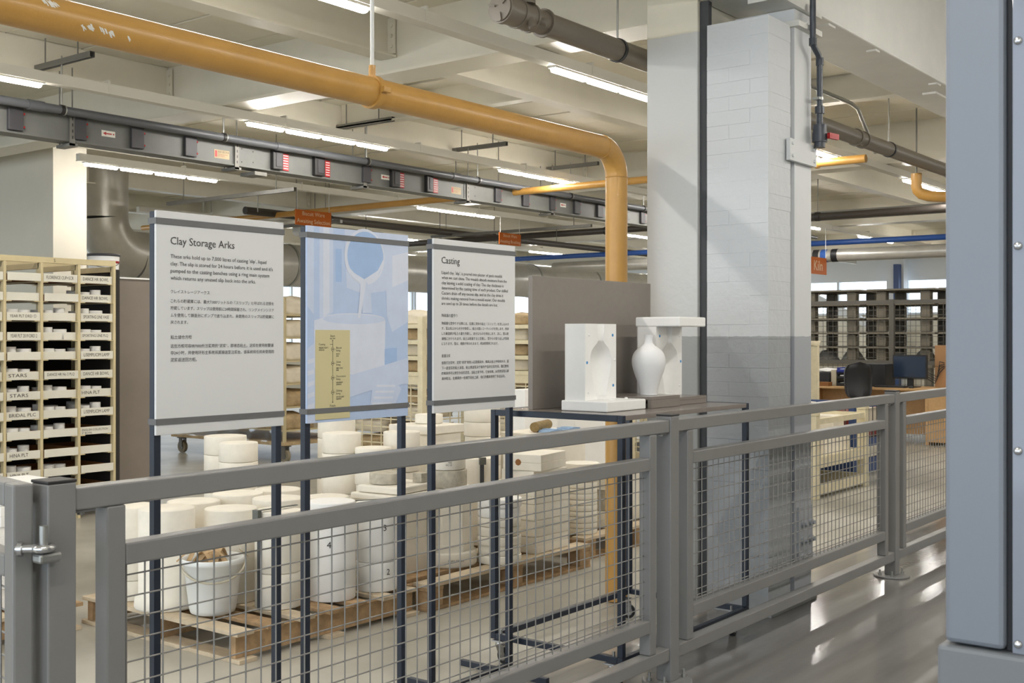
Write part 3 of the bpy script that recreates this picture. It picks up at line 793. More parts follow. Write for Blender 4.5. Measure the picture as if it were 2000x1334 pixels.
# left half on its plaster base: parting face looks towards the fence
mould_half('white half mould on a plaster slab, nearest the sign boards', (4.275, 2.80, TZ + 0.0455), 0.0, 0.250, 0.115, 0.335, 0.012,
           ((0.095, 0.285, 1), (-0.095, 0.285, 0), (-0.11, 0.165, 1), (0.112, 0.175, 0), (0.10, 0.06, 1), (-0.10, 0.035, 0)), HS)
bs = thing('plaster_slab', 'thick white plaster slab under the nearer half mould', 'mould', (4.30, 2.80, TZ))
MB().bbox(4.14, 4.46, 2.68, 2.92, TZ, TZ + 0.045, 0.005).part('slab', 'plaster_white', bs)
MB().lathe([(0.02, 0.045), (0.018, 0.049), (0.0, 0.050)], (4.29, 2.755, TZ), 18).lathe([(0.008, 0.045), (0.007, 0.050), (0, 0.052)], (4.42, 2.76, TZ), 12).part('locating_stud', 'plaster_white', bs)
# risers
def riser(lab, x0, x1, y0, y1, h):
    r = thing('display_riser', lab, 'riser', (x0, y0, TZ), group='taupe risers on the table')
    for (c, d, e_, f_) in ((y0, y1, TZ + h - 0.014, TZ + h), (y0, y0 + 0.02, TZ, TZ + h - 0.0145), (y1 - 0.02, y1, TZ, TZ + h - 0.0145)):
        MB().bbox(x0, x1, c, d, e_, f_, 0.0008).part('board', 'taupe_gloss', r)
riser('taupe open ended riser under the white vase', 4.49, 4.75, 2.67, 3.0, 0.052)
riser('taupe riser under the second half mould, beside the column', 4.795, 5.067, 2.70, 3.0, 0.036)
# the right half mould with its slab lid on top
mould_half('white half mould with a slab lid, behind the vase', (4.925, 2.828, TZ + 0.0365), 0.0, 0.250, 0.115, 0.335, 0.012,
           ((-0.092, 0.29, 1), (0.10, 0.29, 0), (0.112, 0.165, 1), (0.10, 0.045, 0)), HS)
MB().bbox(4.80, 5.06, 2.70, 2.945, TZ + 0.372, TZ + 0.418, 0.006).solo('plaster_slab', 'plaster_white', 'white plaster slab lying on top of the half mould behind the vase', 'mould')
# vase
inner = [(max(r - 0.004, 0.0), z - 0.001) for r, z in reversed(VS) if z > 0.22]
MB().lathe(VS + inner, (4.65, 2.78, TZ + 0.0525), 48, cap=False).solo('vase', 'bisque', 'matt white baluster vase standing on the taupe riser', 'vase', base=(4.65, 2.78, TZ + 0.0525))
# ================================================================ pallets
def nails(): pass
def pallet_stringer(x0, x1, y0, y1, lab, tilt=0):
    """deck boards run in y, bearers in x"""
    t = thing('pallet', lab, 'pallet', ((x0 + x1) / 2, (y0 + y1) / 2, 0), group='wooden pallets')
    n = 7; w = 0.095
    for i in range(n):
        xx = x0 + (x1 - x0 - w) * i / (n - 1)
        j = random.uniform(-0.02, 0.02)
        MB().bbox(xx, xx + w, y0 + j, y1 + j, 0.1185, 0.137, 0.002).part('deck_board', random.choice(('pallet_pale', 'pallet_wood', 'pallet_pale')), t)
    for yy in (y0 + 0.03, (y0 + y1) / 2 - 0.02, y1 - 0.07):
        MB().bbox(x0 + 0.01, x1 - 0.01, yy, yy + 0.04, 0.0195, 0.118, 0.002).part('bearer', 'pallet_wood', t)
    for xx in (x0, (x0 + x1) / 2 - 0.05, x1 - 0.10):
        MB().bbox(xx, xx + 0.10, y0 - 0.01, y1 + 0.01, 0.0, 0.019, 0.002).part('bottom_board', 'pallet_pale', t)
    return t
def pallet_block(x0, x1, y0, y1, lab):
    """deck boards run in x over cross boards and blocks"""
    t = thing('pallet', lab, 'pallet', ((x0 + x1) / 2, (y0 + y1) / 2, 0), group='wooden pallets')
    n = 7; w = 0.11
    for i in range(n):
        yy = y0 + (y1 - y0 - w) * i / (n - 1)
        MB().bbox(x0, x1, yy, yy + w, 0.124, 0.143, 0.002).part('deck_board', random.choice(('pallet_pale', 'pallet_wood')), t)
    for xx in (x0, (x0 + x1) / 2 - 0.06, x1 - 0.12):
        MB().bbox(xx, xx + 0.12, y0, y1, 0.1035, 0.1235, 0.002).part('cross_board', 'pallet_wood', t)
        for yy in (y0, (y0 + y1) / 2 - 0.05, y1 - 0.10):
            MB().bbox(xx + 0.005, xx + 0.125 - 0.01, yy, yy + 0.10, 0.0185, 0.103, 0.002).part('block', 'pallet_wood', t)
    for yy in (y0, (y0 + y1) / 2 - 0.05, y1 - 0.10):
        MB().bbox(x0, x1, yy, yy + 0.10, 0, 0.018, 0.002).part('bottom_board', 'pallet_wood', t)
    return t
pallet_stringer(3.27, 4.44, 4.04, 5.25, 'wooden pallet carrying the round moulds and the white bucket')
pallet_block(4.50, 6.02, 4.02, 5.20, 'wooden pallet carrying the stacked square moulds beside the yellow pipe')
pallet_stringer(4.20, 5.55, 5.32, 6.45, 'wooden pallet behind the others carrying tall mould stacks')
pallet_block(6.16, 7.5, 4.15, 5.3, 'wooden pallet furthest right behind the yellow pipe')
pallet_stringer(2.05, 3.20, 5.15, 6.3, 'wooden pallet at the far left behind the open gate')
P1, P2 = 0.1375, 0.1435

# ================================================================ plaster moulds on the pallets
def rmould(x, y, z, r, cuts, lab, m='plaster', grp='round plaster moulds', n=36, flare=0.0, mark=None, ang=None, name='round_mould', pr=0.004):
    """cuts = list of piece heights from the bottom; seams between the pieces"""
    t = thing(name, lab, 'mould', (x, y, z), group=grp)
    zz = z
    for i, h in enumerate(cuts):
        rr = r * random.uniform(0.988, 1.0) if i else r
        b = 0.006
        prof = [(0, 0.0008), (rr - b, 0.0008), (rr - b * 0.3, b * 0.3), (rr, b), (rr, h - b), (rr - b * 0.3, h - b * 0.3), (rr - b, h - 0.0008), (0, h - 0.0008)]
        if flare and i == 0: prof = [(0, 0.0008), (rr + flare, 0.0008), (rr + flare + 0.004, 0.01), (rr + flare, 0.05), (rr, 0.06), (rr, h - b), (rr - b, h - 0.0008), (0, h - 0.0008)]
        MB().lathe(prof, (x, y, zz), n, cap=False).part('mould_piece' if len(cuts) > 1 else 'mould_body', m, t)
        zz += h
    if mark:
        for (s, az, h, sz) in mark:
            # pen mark wrapped flat on the side at azimuth az (radians)
            nx, ny = cos(az), sin(az)
            o = text(s, 'pen', t, x + nx * (r + 0.0015), z + h, y + ny * (r + 0.0015), h=sz, align='CENTER', rot=(radians(90), 0, az + pi / 2), name='pen_mark')
    return t
ORD = ['topmost', 'second', 'third', 'lowest']
def tower(x, y, z, r, n, h, lab):
    for i in range(n):
        rmould(x + random.uniform(-.004, .004), y + random.uniform(-.004, .004), z + i * 2 * h + i * 0.0005, r * random.uniform(0.97, 1.0), [h, h], ('lowest' if i == 0 else ORD[n - 1 - i]) + ' mould in the ' + lab)
rmould(3.42, 5.03, P1, 0.118, [0.10, 0.36], 'round cream mould at the back left corner of the front pallet')
rmould(3.40, 4.735, P1, 0.133, [0.478], 'plain round mould with a wide foot, just behind the white bucket', flare=0.016)
rmould(3.70, 4.925, P1, 0.134, [0.46], 'round mould in the back row, second from the left', grp='round plaster moulds')
rmould(3.68, 4.60, P1, 0.130, [0.455], 'round mould between the bucket and the clamped mould')
rmould(3.985, 4.925, P1, 0.134, [0.47], 'round mould with a small nick in its top, middle of the back row')
rmould(4.00, 4.62, P1, 0.132, [0.468], 'round mould directly behind the clamped mould')
rmould(4.275, 4.94, P1, 0.128, [0.46], 'round mould at the right end of the back row')
rmould(4.285, 4.56, P1, 0.118, [0.45], 'round mould behind the one marked 4')
rmould(3.737, 4.315, P1, 0.112, [0.17, 0.295], 'round mould held by a metal clamp beside the bucket', m='plaster')
rmould(4.01, 4.235, P1, 0.122, [0.40, 0.085], 'white round mould marked with a black 4', m='plaster_white', mark=[('4', radians(222), 0.300, 0.032)])
rmould(4.297, 4.20, P1, 0.107, [0.15, 0.30], 'white round mould marked 3 and 2 with a strap', m='plaster_white', mark=[('mm', radians(200), 0.428, 0.014), ('3', radians(248), 0.345, 0.032), ('2', radians(258), 0.118, 0.03)])
# two ratchet clamps round the moulds
def clamp(x, y, z0, z1, r, az, lab):
    t = thing('strap_clamp', lab, 'clamp', (x + (r + 0.012) * cos(az), y + (r + 0.012) * sin(az), z0), group='strap clamps round moulds')
    c, s = cos(az), sin(az); p = Vector((x + (r + 0.006) * c, y + (r + 0.006) * s, 0)); tv = Vector((-s, c, 0))
    MB().obox(p + Vector((0, 0, (z0 + z1) / 2)), tv * 0.0125, Vector((c, s, 0)) * 0.0025, (0, 0, (z1 - z0) / 2)).part('webbing', 'webbing', t)
    p2 = Vector((x - (r + 0.006) * c, y - (r + 0.006) * s, 0))
    MB().obox((p + p2) / 2 + Vector((0, 0, z1 + 0.006)), tv * 0.009, Vector((c, s, 0)) * (r + 0.006), (0, 0, 0.002)).part('cross_strap', 'ratchet', t)
    MB().obox(p + Vector((c * 0.014, s * 0.014, z1 - 0.012)), tv * 0.020, Vector((c, s, 0)) * 0.011, (0, 0, 0.022)).part('ratchet', 'ratchet', t)
clamp(3.737, 4.315, P1, P1 + 0.468, 0.112, radians(180), 'grey ratchet clamp on the mould beside the bucket')
clamp(4.297, 4.20, P1, P1 + 0.455, 0.107, radians(330), 'dark strap with a ratchet on the mould marked 3')
# white bucket full of leather straps
bk = thing('bucket', 'white plastic bucket full of tan straps on the front pallet', 'bucket', (3.445, 4.44, P1))
pb = [(0, 0.004), (0.085, 0.004), (0.098, 0.010), (0.104, 0.03), (0.128, 0.235), (0.136, 0.238), (0.139, 0.246), (0.139, 0.262), (0.134, 0.266), (0.129, 0.262), (0.122, 0.235), (0.1, 0.03), (0, 0.02)]
MB().lathe([(r * 1.05, z) for r, z in pb], (3.445, 4.44, P1), 44, cap=False).part('tub', 'bucket_white', bk)
hnd = [Vector((3.445, 4.44, P1 + 0.25)) + Vector((cos(radians(-40)), sin(radians(-40)), 0)) * 0.150 * cos(pi * i / 14) + (Vector((-0.52, -0.68, 0)) * 0.154 + Vector((0, 0, -0.085))) * sin(pi * i / 14) for i in range(15)]
MB().tube(hnd, 0.005, 8).part('handle', 'beige_plastic', bk)
st = thing('strap_bundle', 'bundle of tan leather straps heaped in the white bucket', 'straps', (3.445, 4.44, P1 + 0.2))
for k in range(14):
    a = random.uniform(0, 2 * pi); r0 = random.uniform(0.01, 0.075); pts = []
    b = MB()
    for i in range(7):
        tt = i / 6; pts.append(Vector((3.445 + r0 * cos(a) + (tt - 0.5) * 0.13 * cos(a + 1.3), 4.44 + r0 * sin(a) + (tt - 0.5) * 0.13 * sin(a + 1.3), P1 + 0.225 + 0.055 * sin(pi * tt) + k * 0.0025)))
    for i in range(6):
        p, q_ = pts[i], pts[i + 1]; d = (q_ - p).normalized(); sd = d.cross(Vector((0, 0, 1))).normalized() * 0.013; up = Vector((0, 0, 0.0015))
        b.add([p - sd - up, p + sd - up, q_ + sd - up, q_ - sd - up, p - sd + up, p + sd + up, q_ + sd + up, q_ - sd + up], [(0, 1, 2, 3), (7, 6, 5, 4), (0, 4, 5, 1), (3, 2, 6, 7), (0, 3, 7, 4), (1, 5, 6, 2)])
    b.part('strap', 'strap_cloth', st)
for (az, dz) in ((radians(150), 0.07), (radians(-25), 0.02)):
    p = Vector((3.445 + 0.128 * cos(az), 4.44 + 0.128 * sin(az), P1 + 0.272)); b = MB()
    b.obox(p + Vector((cos(az), sin(az), -dz / 2 / 0.03 * 0.012)) * 0.018, Vector((-sin(az), cos(az), 0)) * 0.011, Vector((cos(az), sin(az), -0.9)) * 0.02, Vector((cos(az), sin(az), 1)) * 0.001)
    b.part('strap_end', 'strap_cloth', st)

# tall stacks on the pallet behind
tower(4.58, 5.78, P1, 0.130, 3, 0.115, 'tall stack furthest left, behind the first sign board')
tower(4.42, 5.46, P1, 0.115, 3, 0.113, 'narrow stack left of the first sign’s right post')
# second pallet: stacks under the blue picture board and the casting board
tower(4.87, 5.05, P2, 0.120, 3, 0.12, 'stack below the left half of the blue picture')
tower(5.22, 5.46, P1, 0.123, 3, 0.13, 'tallest stack below the middle of the blue picture')
tower(5.16, 4.83, P2, 0.115, 3, 0.12, 'stack behind the right post of the blue picture')
tower(4.87, 4.78, P2, 0.108, 3, 0.108, 'low stack before the tall ones below the blue picture')
def block(name, x0, x1, y0, y1, z0, z1, lab, m='plaster', rz=0.0, hole=False, seam=True, grp='square plaster moulds', bev=0.008):
    cx, cy = (x0 + x1) / 2, (y0 + y1) / 2; w, d, h = x1 - x0, y1 - y0, z1 - z0
    t = thing(name, lab, 'mould', (cx, cy, z0), rz=rz if rz else 1e-6, group=grp)
    if seam:
        hs = h * 0.5
        MB().bbox(-w / 2, w / 2, -d / 2, d / 2, 0.0008, hs - 0.0003, bev * 0.22).lpart('lower_half', m, t)
        MB().bbox(-w / 2 + 0.001, w / 2 - 0.001, -d / 2 + 0.0015, d / 2, hs, h - 0.0008, bev * 0.22).lpart('upper_half', m, t)
    else:
        MB().bbox(-w / 2, w / 2, -d / 2, d / 2, 0.0008, h - 0.0008, bev).lpart('body', m, t)
    if hole:
        MB().cyl((-w / 2 - 0.0012, d * 0.10, h * 0.5), (-w / 2 + 0.01, d * 0.10, h * 0.5), 0.020, 8).lpart('pour_hole', 'tray_brown', t)
    return t
# flat slabs below the blue picture
block('slab_mould', 4.53, 4.80, 4.30, 4.66, P2, P2 + 0.40, 'tall square mould under the flat slabs', seam=True)
block('slab_mould', 4.50, 4.93, 4.26, 4.60, P2 + 0.401, P2 + 0.44, 'lower flat slab on the square mould', seam=False)
block('slab_mould', 4.53, 4.87, 4.29, 4.58, P2 + 0.441, P2 + 0.482, 'upper flat slab on the square mould', seam=False, rz=radians(6))
rmould(4.66, 4.47, P2 + 0.483, 0.10, [0.062], 'shallow round mould lying on the flat slabs', m='plaster_old')
block('slab_mould', 4.775, 4.84, 4.32, 4.385, P2 + 0.483, P2 + 0.535, 'small cube of plaster on the flat slabs', m='plaster_old')
# round footed octagonal mould with pieces on top
oc = thing('octagonal_mould', 'tall octagonal mould on a round foot with pencilled writing', 'mould', (5.0, 4.33, P2))
MB().lathe([(0, 0.0008), (0.168, 0.0008), (0.174, 0.01), (0.174, 0.075), (0.168, 0.084), (0, 0.084)], (5.0, 4.33, P2), 40, cap=False).part('foot', 'plaster', oc)
MB().prism([(5.0 + 0.158 * cos(a), 4.33 + 0.158 * sin(a)) for a in [radians(22.5 + 10 + 45 * i) for i in range(8)]], P2 + 0.0845, P2 + 0.125).part('lower_octagon', 'plaster', oc)
MB().prism([(5.0 + 0.150 * cos(a), 4.33 + 0.150 * sin(a)) for a in [radians(22.5 + 10 + 45 * i) for i in range(8)]], P2 + 0.1255, P2 + 0.40).part('octagon', 'plaster', oc)
MB().prism([(5.0 + 0.154 * cos(a), 4.33 + 0.154 * sin(a)) for a in [radians(22.5 + 10 + 45 * i) for i in range(8)]], P2 + 0.4005, P2 + 0.44).part('upper_octagon', 'plaster', oc)
text('TURK SVON', 'pen', oc, 5.0 + 0.1755 * cos(radians(238)), P2 + 0.048, 4.33 + 0.1755 * sin(radians(238)), h=0.012, align='CENTER', rot=(radians(90), 0, radians(238) + pi / 2), name='pen_mark')
rmould(5.0, 4.33, P2 + 0.441, 0.118, [0.10], 'grey weathered disc mould on the octagonal mould', m='plaster_old')
rmould(5.0, 4.33, P2 + 0.542, 0.110, [0.075], 'pale disc mould with pencilled letters on the grey disc', m='plaster', mark=[('…NI2\nMC10', radians(228), 0.05, 0.024)])
# big lipped box and round stack
bx_ = thing('box_mould', 'large square mould with a projecting lid below the casting board', 'mould', (5.56, 4.98, P2))
MB().bbox(5.40, 5.71, 4.82, 5.14, P2 + 0.001, P2 + 0.68, 0.006).part('box_body', 'plaster', bx_)
MB().bbox(5.385, 5.725, 4.805, 5.155, P2 + 0.681, P2 + 0.735, 0.006).part('lid', 'plaster', bx_)
rmould(5.60, 5.0, P2 + 0.736, 0.09, [0.06], 'small disc mould on the lid of the large square mould')
tower(6.30, 5.12, P2, 0.13, 4, 0.1, 'tall stack below the right end of the casting board')
# upright cylinder with a strap behind
rmould(5.62, 4.62, P2, 0.13, [0.54], 'upright round mould held by a dark hanging strap', m='plaster')
clamp(5.62, 4.62, P2 + 0.25, P2 + 0.54, 0.13, radians(235), 'dark webbing clamp on the upright mould behind the discs')
# stack of shallow discs
zz = P2
for i in range(7):
    h = 0.056 if i % 2 else 0.050; r = 0.128 - (0.004 if i % 2 else 0)
    rmould(5.225 + random.uniform(-.004, .004), 4.125 + random.uniform(-.004, .004), zz, r, [h], 'shallow disc mould, %s from the bottom, stacked by the table leg' % ('first second third fourth fifth sixth seventh'.split()[i]), grp='shallow disc moulds', m='plaster_white' if i > 4 else 'plaster')
    zz += h + 0.0005
# stack of oblong pour-hole moulds
zz = P2
NM = ['lowest', 'second lowest', 'third lowest', 'third highest', 'second highest', 'topmost']
for i in range(6):
    h = 0.098
    block('oblong_mould', 5.52 + random.uniform(-.006, .006), 5.865 + random.uniform(-.006, .006), 4.085 + random.uniform(-.005, .005), 4.34, zz, zz + h, '%s oblong mould in the stack beside the yellow pipe' % NM[i], rz=radians(random.uniform(-2, 2)) if i < 5 else radians(10), hole=i in (2, 3, 5), grp='oblong pour hole moulds', bev=0.012)
    zz += h + 0.0005
# discs right of them with octagonal top
zz = P2
for i in range(6):
    rmould(6.09 if i < 0 else 5.945 + 0.0, 4.52, zz, 0.10, [0.035, 0.04], 'cream disc mould, %s up, between oblong stack and yellow pipe' % ('first second third fourth fifth sixth'.split()[i]), grp='disc moulds beside the yellow pipe')
    zz += 0.0755
zz = 0.1435
for i in range(5):
    rmould(6.33, 4.30, zz, 0.105, [0.04, 0.035], 'cream disc mould, %s from the bottom, stacked left of the yellow pipe' % ('first second third fourth fifth'.split()[i]), grp='disc moulds left of the yellow pipe')
    zz += 0.0755
MB().prism([(6.33 + 0.125 * cos(a), 4.30 + 0.125 * sin(a)) for a in [radians(22.5 + 45 * i) for i in range(8)]], zz + 0.001, zz + 0.085).solo('octagonal_mould', 'plaster', 'octagonal mould on the disc stack left of the yellow pipe', 'mould')
for i, (x0, x1, y0, y1, z0, z1) in enumerate(((6.55, 6.85, 4.22, 4.5, .1445, .26), (6.56, 6.84, 4.22, 4.5, .261, .40), (6.55, 6.86, 4.21, 4.5, .401, .52), (6.95, 7.35, 4.3, 4.7, .1445, .5))):
    block('square_mould', x0, x1, y0, y1, z0, z1, ('bottom square mould right of the yellow pipe', 'weathered middle square mould right of the yellow pipe', 'top square mould right of the yellow pipe', 'large square mould at the right end of the furthest pallet')[i], m='plaster_old' if i == 1 else 'plaster')
# cloth and hessian on the stacks
MB().cyl((6.55, 4.85, 0.80), (6.85, 4.95, 0.80), 0.035, 18).solo('hessian_roll', 'hessian', 'rolled piece of brown hessian lying on the moulds', 'cloth roll')
block('square_mould', 6.45, 7.0, 4.72, 5.1, .1445, .762, 'pale square mould carrying the hessian roll', seam=True)
fc = MB()
for i in range(8):
    fc.obox((6.60 + i * 0.045, 4.78, 0.772 + 0.006 * sin(i * 1.3)), (0.0235, 0, 0), (0, 0.055, 0), (0.002 * cos(i), 0, 0.009))
fc.solo('folded_cloth', 'cloth_blue', 'folded white and blue cloth beside the hessian roll', 'cloth')
MB().bbox(7.30, 7.75, 5.5, 5.62, 0.0, 1.02, 0.004).solo('pale_box', 'plaster_white', 'upright pale box behind the yellow pipe', 'box')
MB().bbox(7.85, 8.4, 5.4, 5.9, 0.0, 0.98, 0.004).solo('pale_box', 'plaster_white', 'pale box standing right of the yellow pipe', 'box')
# blocks on the left pallet behind the gate
zz = 0.1375
for i in range(6):
    block('slab_mould', 2.86 + random.uniform(-.01, .01), 3.19, 5.28 + random.uniform(-.01, .01), 5.62, zz, zz + 0.098, ('bottom', 'second', 'third', 'fourth', 'fifth', 'top')[i] + ' white slab mould of the stack behind the gate', m='plaster_white', grp='slab moulds behind the gate')
    zz += 0.0985
# ================================================================ pipes, lighting and services under the ceiling
# big yellow gas pipe: along the hall, elbow, down to the floor
YY, YZ, YR, YXE = 3.39, 2.46, 0.0605, 5.33
yp = thing('gas_pipe', 'thick glossy ochre yellow gas pipe bending down to the floor', 'pipe', (YXE, YY, 0))
er = 0.15
MB().cyl((-3.0, YY, YZ), (YXE - er, YY, YZ), YR, 40).part('horizontal_run', 'yellow_pipe', yp)
MB().tube([(YXE - er + er * sin(a), YY, YZ - er + er * cos(a)) for a in [radians(90 * i / 12) for i in range(13)]], YR, 40).part('elbow', 'yellow_pipe', yp)
MB().cyl((YXE, YY, YZ - er), (YXE, YY, 0.004), YR, 40).part('downpipe', 'yellow_pipe', yp)
wl = MB()
for (c, ax) in (((YXE - er, YY, YZ), 'x'), ((YXE, YY, YZ - er), 'z')):
    ring = [(c[0] if ax == 'x' else c[0] + (YR + 0.0005) * cos(t), c[1] + (YR + 0.0005) * sin(t), c[2] + ((YR + 0.0005) * cos(t) if ax == 'x' else 0)) for t in [2 * pi * i / 40 for i in range(40)]]
    wl.tube(ring, 0.003, 6, True)
wl.part('weld_bead', 'yellow_pipe', yp)
# scraped white paint marks on the pipe
random.seed(3)
def pipe_patch(x, az, w, h, b):
    n = 3; v = []
    for i in (0, 1):
        for j in range(n + 1):
            a = az + (j / n - 0.5) * h / YR; v.append((x + (i - 0.5) * w + 0.004 * j, YY + (YR + 0.0006) * cos(a), YZ + (YR + 0.0006) * sin(a)))
    b.add(v, [(j, j + 1, n + 1 + j + 1, n + 1 + j) for j in range(n)])
for (x0, x1, az, n) in ((1.92, 1.985, radians(158), 14), (2.07, 2.19, radians(206), 16), (2.23, 2.25, radians(208), 3)):
    sc = MB()
    for k in range(n): pipe_patch(random.uniform(x0, x1), az + random.uniform(-0.08, 0.08), random.uniform(0.003, 0.008), random.uniform(0.008, 0.020), sc)
    sc.part('paint_scrape', 'white_paint_scar', yp)['kind'] = 'stuff'
# ring clamp and white hanger rod
hg = thing('pipe_hanger', 'white rod with an ochre ring clamp holding the yellow pipe', 'pipe hanger', (3.443, YY, YZ))
MB().cyl((3.443 - 0.015, YY, YZ), (3.443 + 0.015, YY, YZ), YR + 0.009, 36).part('ring_clamp', 'yellow_pipe', hg)
MB().cyl((3.443, YY, YZ + YR + 0.008), (3.443, YY, YZ + YR + 0.05), 0.015, 12).part('boss', 'yellow_pipe', hg)
MB().cyl((3.443, YY, YZ + YR + 0.05), (3.443, YY, 3.60), 0.0085, 12).part('rod', 'white_rod', hg)
MB().bbox(3.443 - 0.02, 3.443 + 0.02, YY - YR - 0.03, YY - YR - 0.008, YZ - 0.012, YZ + 0.012, 0.003).part('lug', 'yellow_pipe', hg)

# brown soil pipe with end cap
SYY, SZ, SR = 3.44, 3.03, 0.06
so = thing('soil_pipe', 'brown waste pipe with an end cap under the ceiling', 'pipe', (4.40, SYY, SZ))
MB().cyl((4.62, SYY, SZ), (16, SYY, SZ), SR, 32).part('pipe_run', 'soil_pipe', so)
MB().cyl((4.40, SYY, SZ), (4.62, SYY, SZ), SR + 0.008, 32).cyl((4.37, SYY, SZ), (4.40, SYY, SZ), SR + 0.014, 32).part('access_branch', 'soil_pipe', so)
for x in (4.50, 4.60, 4.72): MB().cyl((x - 0.008, SYY, SZ), (x + 0.008, SYY, SZ), SR + 0.013, 32).part('socket_ring', 'soil_pipe', so)
cp = MB().cyl((4.362, SYY, SZ), (4.37, SYY, SZ), SR + 0.006, 32)
for i in range(3):
    a = radians(120 * i + 20); cp.obox((4.36, SYY + 0.045 * cos(a), SZ + 0.045 * sin(a)), (0.006, 0, 0), (0, 0.02 * cos(a), 0.02 * sin(a)), (0, -0.004 * sin(a), 0.004 * cos(a)))
cp.part('end_cap', 'soil_pipe', so)
MB().cyl((4.54, SYY - 0.05, SZ - 0.03), (4.54, SYY - 0.075, SZ - 0.075), 0.022, 16).cyl((4.54, SYY - 0.03, SZ + 0.05), (4.54, SYY - 0.03, SZ + 0.35), 0.045, 20).part('side_branch', 'soil_pipe', so)
MB().cyl((4.62, SYY - 0.05, SZ - 0.02), (4.635, SYY - 0.085, SZ - 0.03), 0.02, 14).part('plug', 'soil_pipe', so)
for x in (5.42, 9.7):
    c_ = MB().cyl((x - 0.012, SYY, SZ), (x + 0.012, SYY, SZ), SR + 0.006, 32).part('pipe_clip', 'black_plastic', so)
    MB().cyl((x, SYY, SZ + SR), (x, SYY, 3.62), 0.006, 8).part('hanger_rod', 'galv', c_)
for x in (8.95, 9.1, 11.4): MB().cyl((x - 0.015, SYY, SZ), (x + 0.015, SYY, SZ), SR + 0.009, 32).part('socket_ring', 'soil_pipe', so)

# lighting trunking rows with LED fittings
TRZ = 3.118
def light_row(y, x0, x1, starts, lab, hang=True):
    tr = thing('lighting_trunking', 'white lighting trunking ' + lab, 'trunking', (x0, y, TRZ), group='lighting trunking rows')
    MB().box(x0, x1, y - 0.032, y + 0.032, TRZ + 0.008, TRZ + 0.072).box(x0, x1, y - 0.04, y + 0.04, TRZ, TRZ + 0.008).part('channel', 'trunking_white', tr)
    for x in [PX[1], PX[2], PX[3]]:
        if x0 < x < x1: MB().tube([(x - 0.03, y, TRZ + 0.072), (x, y, 3.195), (x + 0.03, y, TRZ + 0.072)], 0.002, 6).box(x - 0.04, x + 0.04, y - 0.02, y + 0.02, TRZ + 0.072, TRZ + 0.082).part('wire_hanger', 'galv', tr)
    sx = x0 + 1.2
    while sx < x1 - 0.5:
        MB().box(sx, sx + 0.012, y - 0.036, y + 0.036, TRZ + 0.006, TRZ + 0.095).part('joint_bracket', 'trunking_white', tr); sx += 1.6
    for k, s in enumerate(starts):
        f = thing('light_fitting', 'lit LED fitting %s on the trunking %s' % (('nearest', 'second', 'third', 'fourth', 'fifth', 'sixth', 'seventh', 'eighth')[k], lab), 'light', (s, y, TRZ), group='LED light fittings')
        MB().box(s, s + 1.575, y - 0.03, y + 0.03, TRZ - 0.012, TRZ - 0.0005).part('housing', 'trunking_white', f)
        for i in range(4):
            a = s + 0.012 + i * 0.398
            MB().prismx([(y - 0.027, TRZ - 0.0125), (y + 0.027, TRZ - 0.0125), (y + 0.024, TRZ - 0.03), (y + 0.012, TRZ - 0.036), (y - 0.012, TRZ - 0.036), (y - 0.024, TRZ - 0.03)], a + 0.01, a + 0.345).part('diffuser', 'tube_light', f)
light_row(-1.85, -4, 22, [-3.5, -0.3, 2.9, 6.1, 9.3, 12.5], 'over the walkway, further row')  # unseen row, added to brighten sign fronts, fence and walkway
light_row(1.15, -4, 22, [-3.4, -0.2, 3.0, 6.2, 9.4, 12.6], 'over the walkway, nearer row')  # second unseen row, its fittings added for more light from the walkway side
light_row(4.16, -3, 26, [-0.55, 2.62, 5.80, 9.0, 12.2, 15.4, 18.6, 22.0], 'above the yellow pipe')  # last fitting added to brighten the lintel of the end windows
light_row(7.10, -3, 26, [-0.6, 2.56, 5.83, 9.0, 12.2, 15.4, 18.62, 22.0], 'in front of the busbar')  # last fitting here also added for light on the end lintel
light_row(10.0, 6.18, 26, [6.24, 10.98, 15.7, 19.6, 22.8], 'behind the busbar')
light_row(13.45, 9.2, 24, [13.2, 18.0, 22.3], 'by the silver duct')
light_row(16.4, 4.0, 24, [8, 13, 18], 'near the far windows')

# busbar trunking
BY = 7.68; BZ0, BZ1 = 2.862, 3.055
bus = thing('busbar', 'long grey busbar trunking with red and black tap-off boxes', 'busbar', (4.7, BY, BZ0))
x = 1.7
while x < 15:
    xe = x + 1.5
    MB().box(x + 0.004, xe - 0.004, BY, BY + 0.13, BZ0 + 0.012, BZ1).box(x + 0.004, xe - 0.004, BY - 0.012, BY + 0.142, BZ0, BZ0 + 0.012).part('busbar_section', 'bus_metal', bus)
    br = MB().box(x - 0.03, x + 0.012, BY - 0.02, BY - 0.013, BZ0 - 0.03, BZ1).box(x - 0.03, x + 0.035, BY - 0.02, BY + 0.16, BZ0 - 0.034, BZ0 - 0.012).part('hanger_bracket', 'galv_strut', bus)
    for zz in range(4): MB().box(x - 0.012, x - 0.004, BY - 0.0212, BY - 0.0198, BZ0 + 0.02 + zz * 0.045, BZ0 + 0.042 + zz * 0.045).part('slot', 'bus_black', br)
    MB().cyl((x - 0.009, BY - 0.016, BZ1), (x - 0.009, BY - 0.016, 3.40), 0.005, 8).part('drop_rod', 'galv_strut', br)
    MB().cyl((x - 0.009, BY + 0.15, BZ0 - 0.02), (x - 0.009, BY + 0.15, 3.40), 0.005, 8).part('drop_rod', 'galv_strut', br)
    x = xe
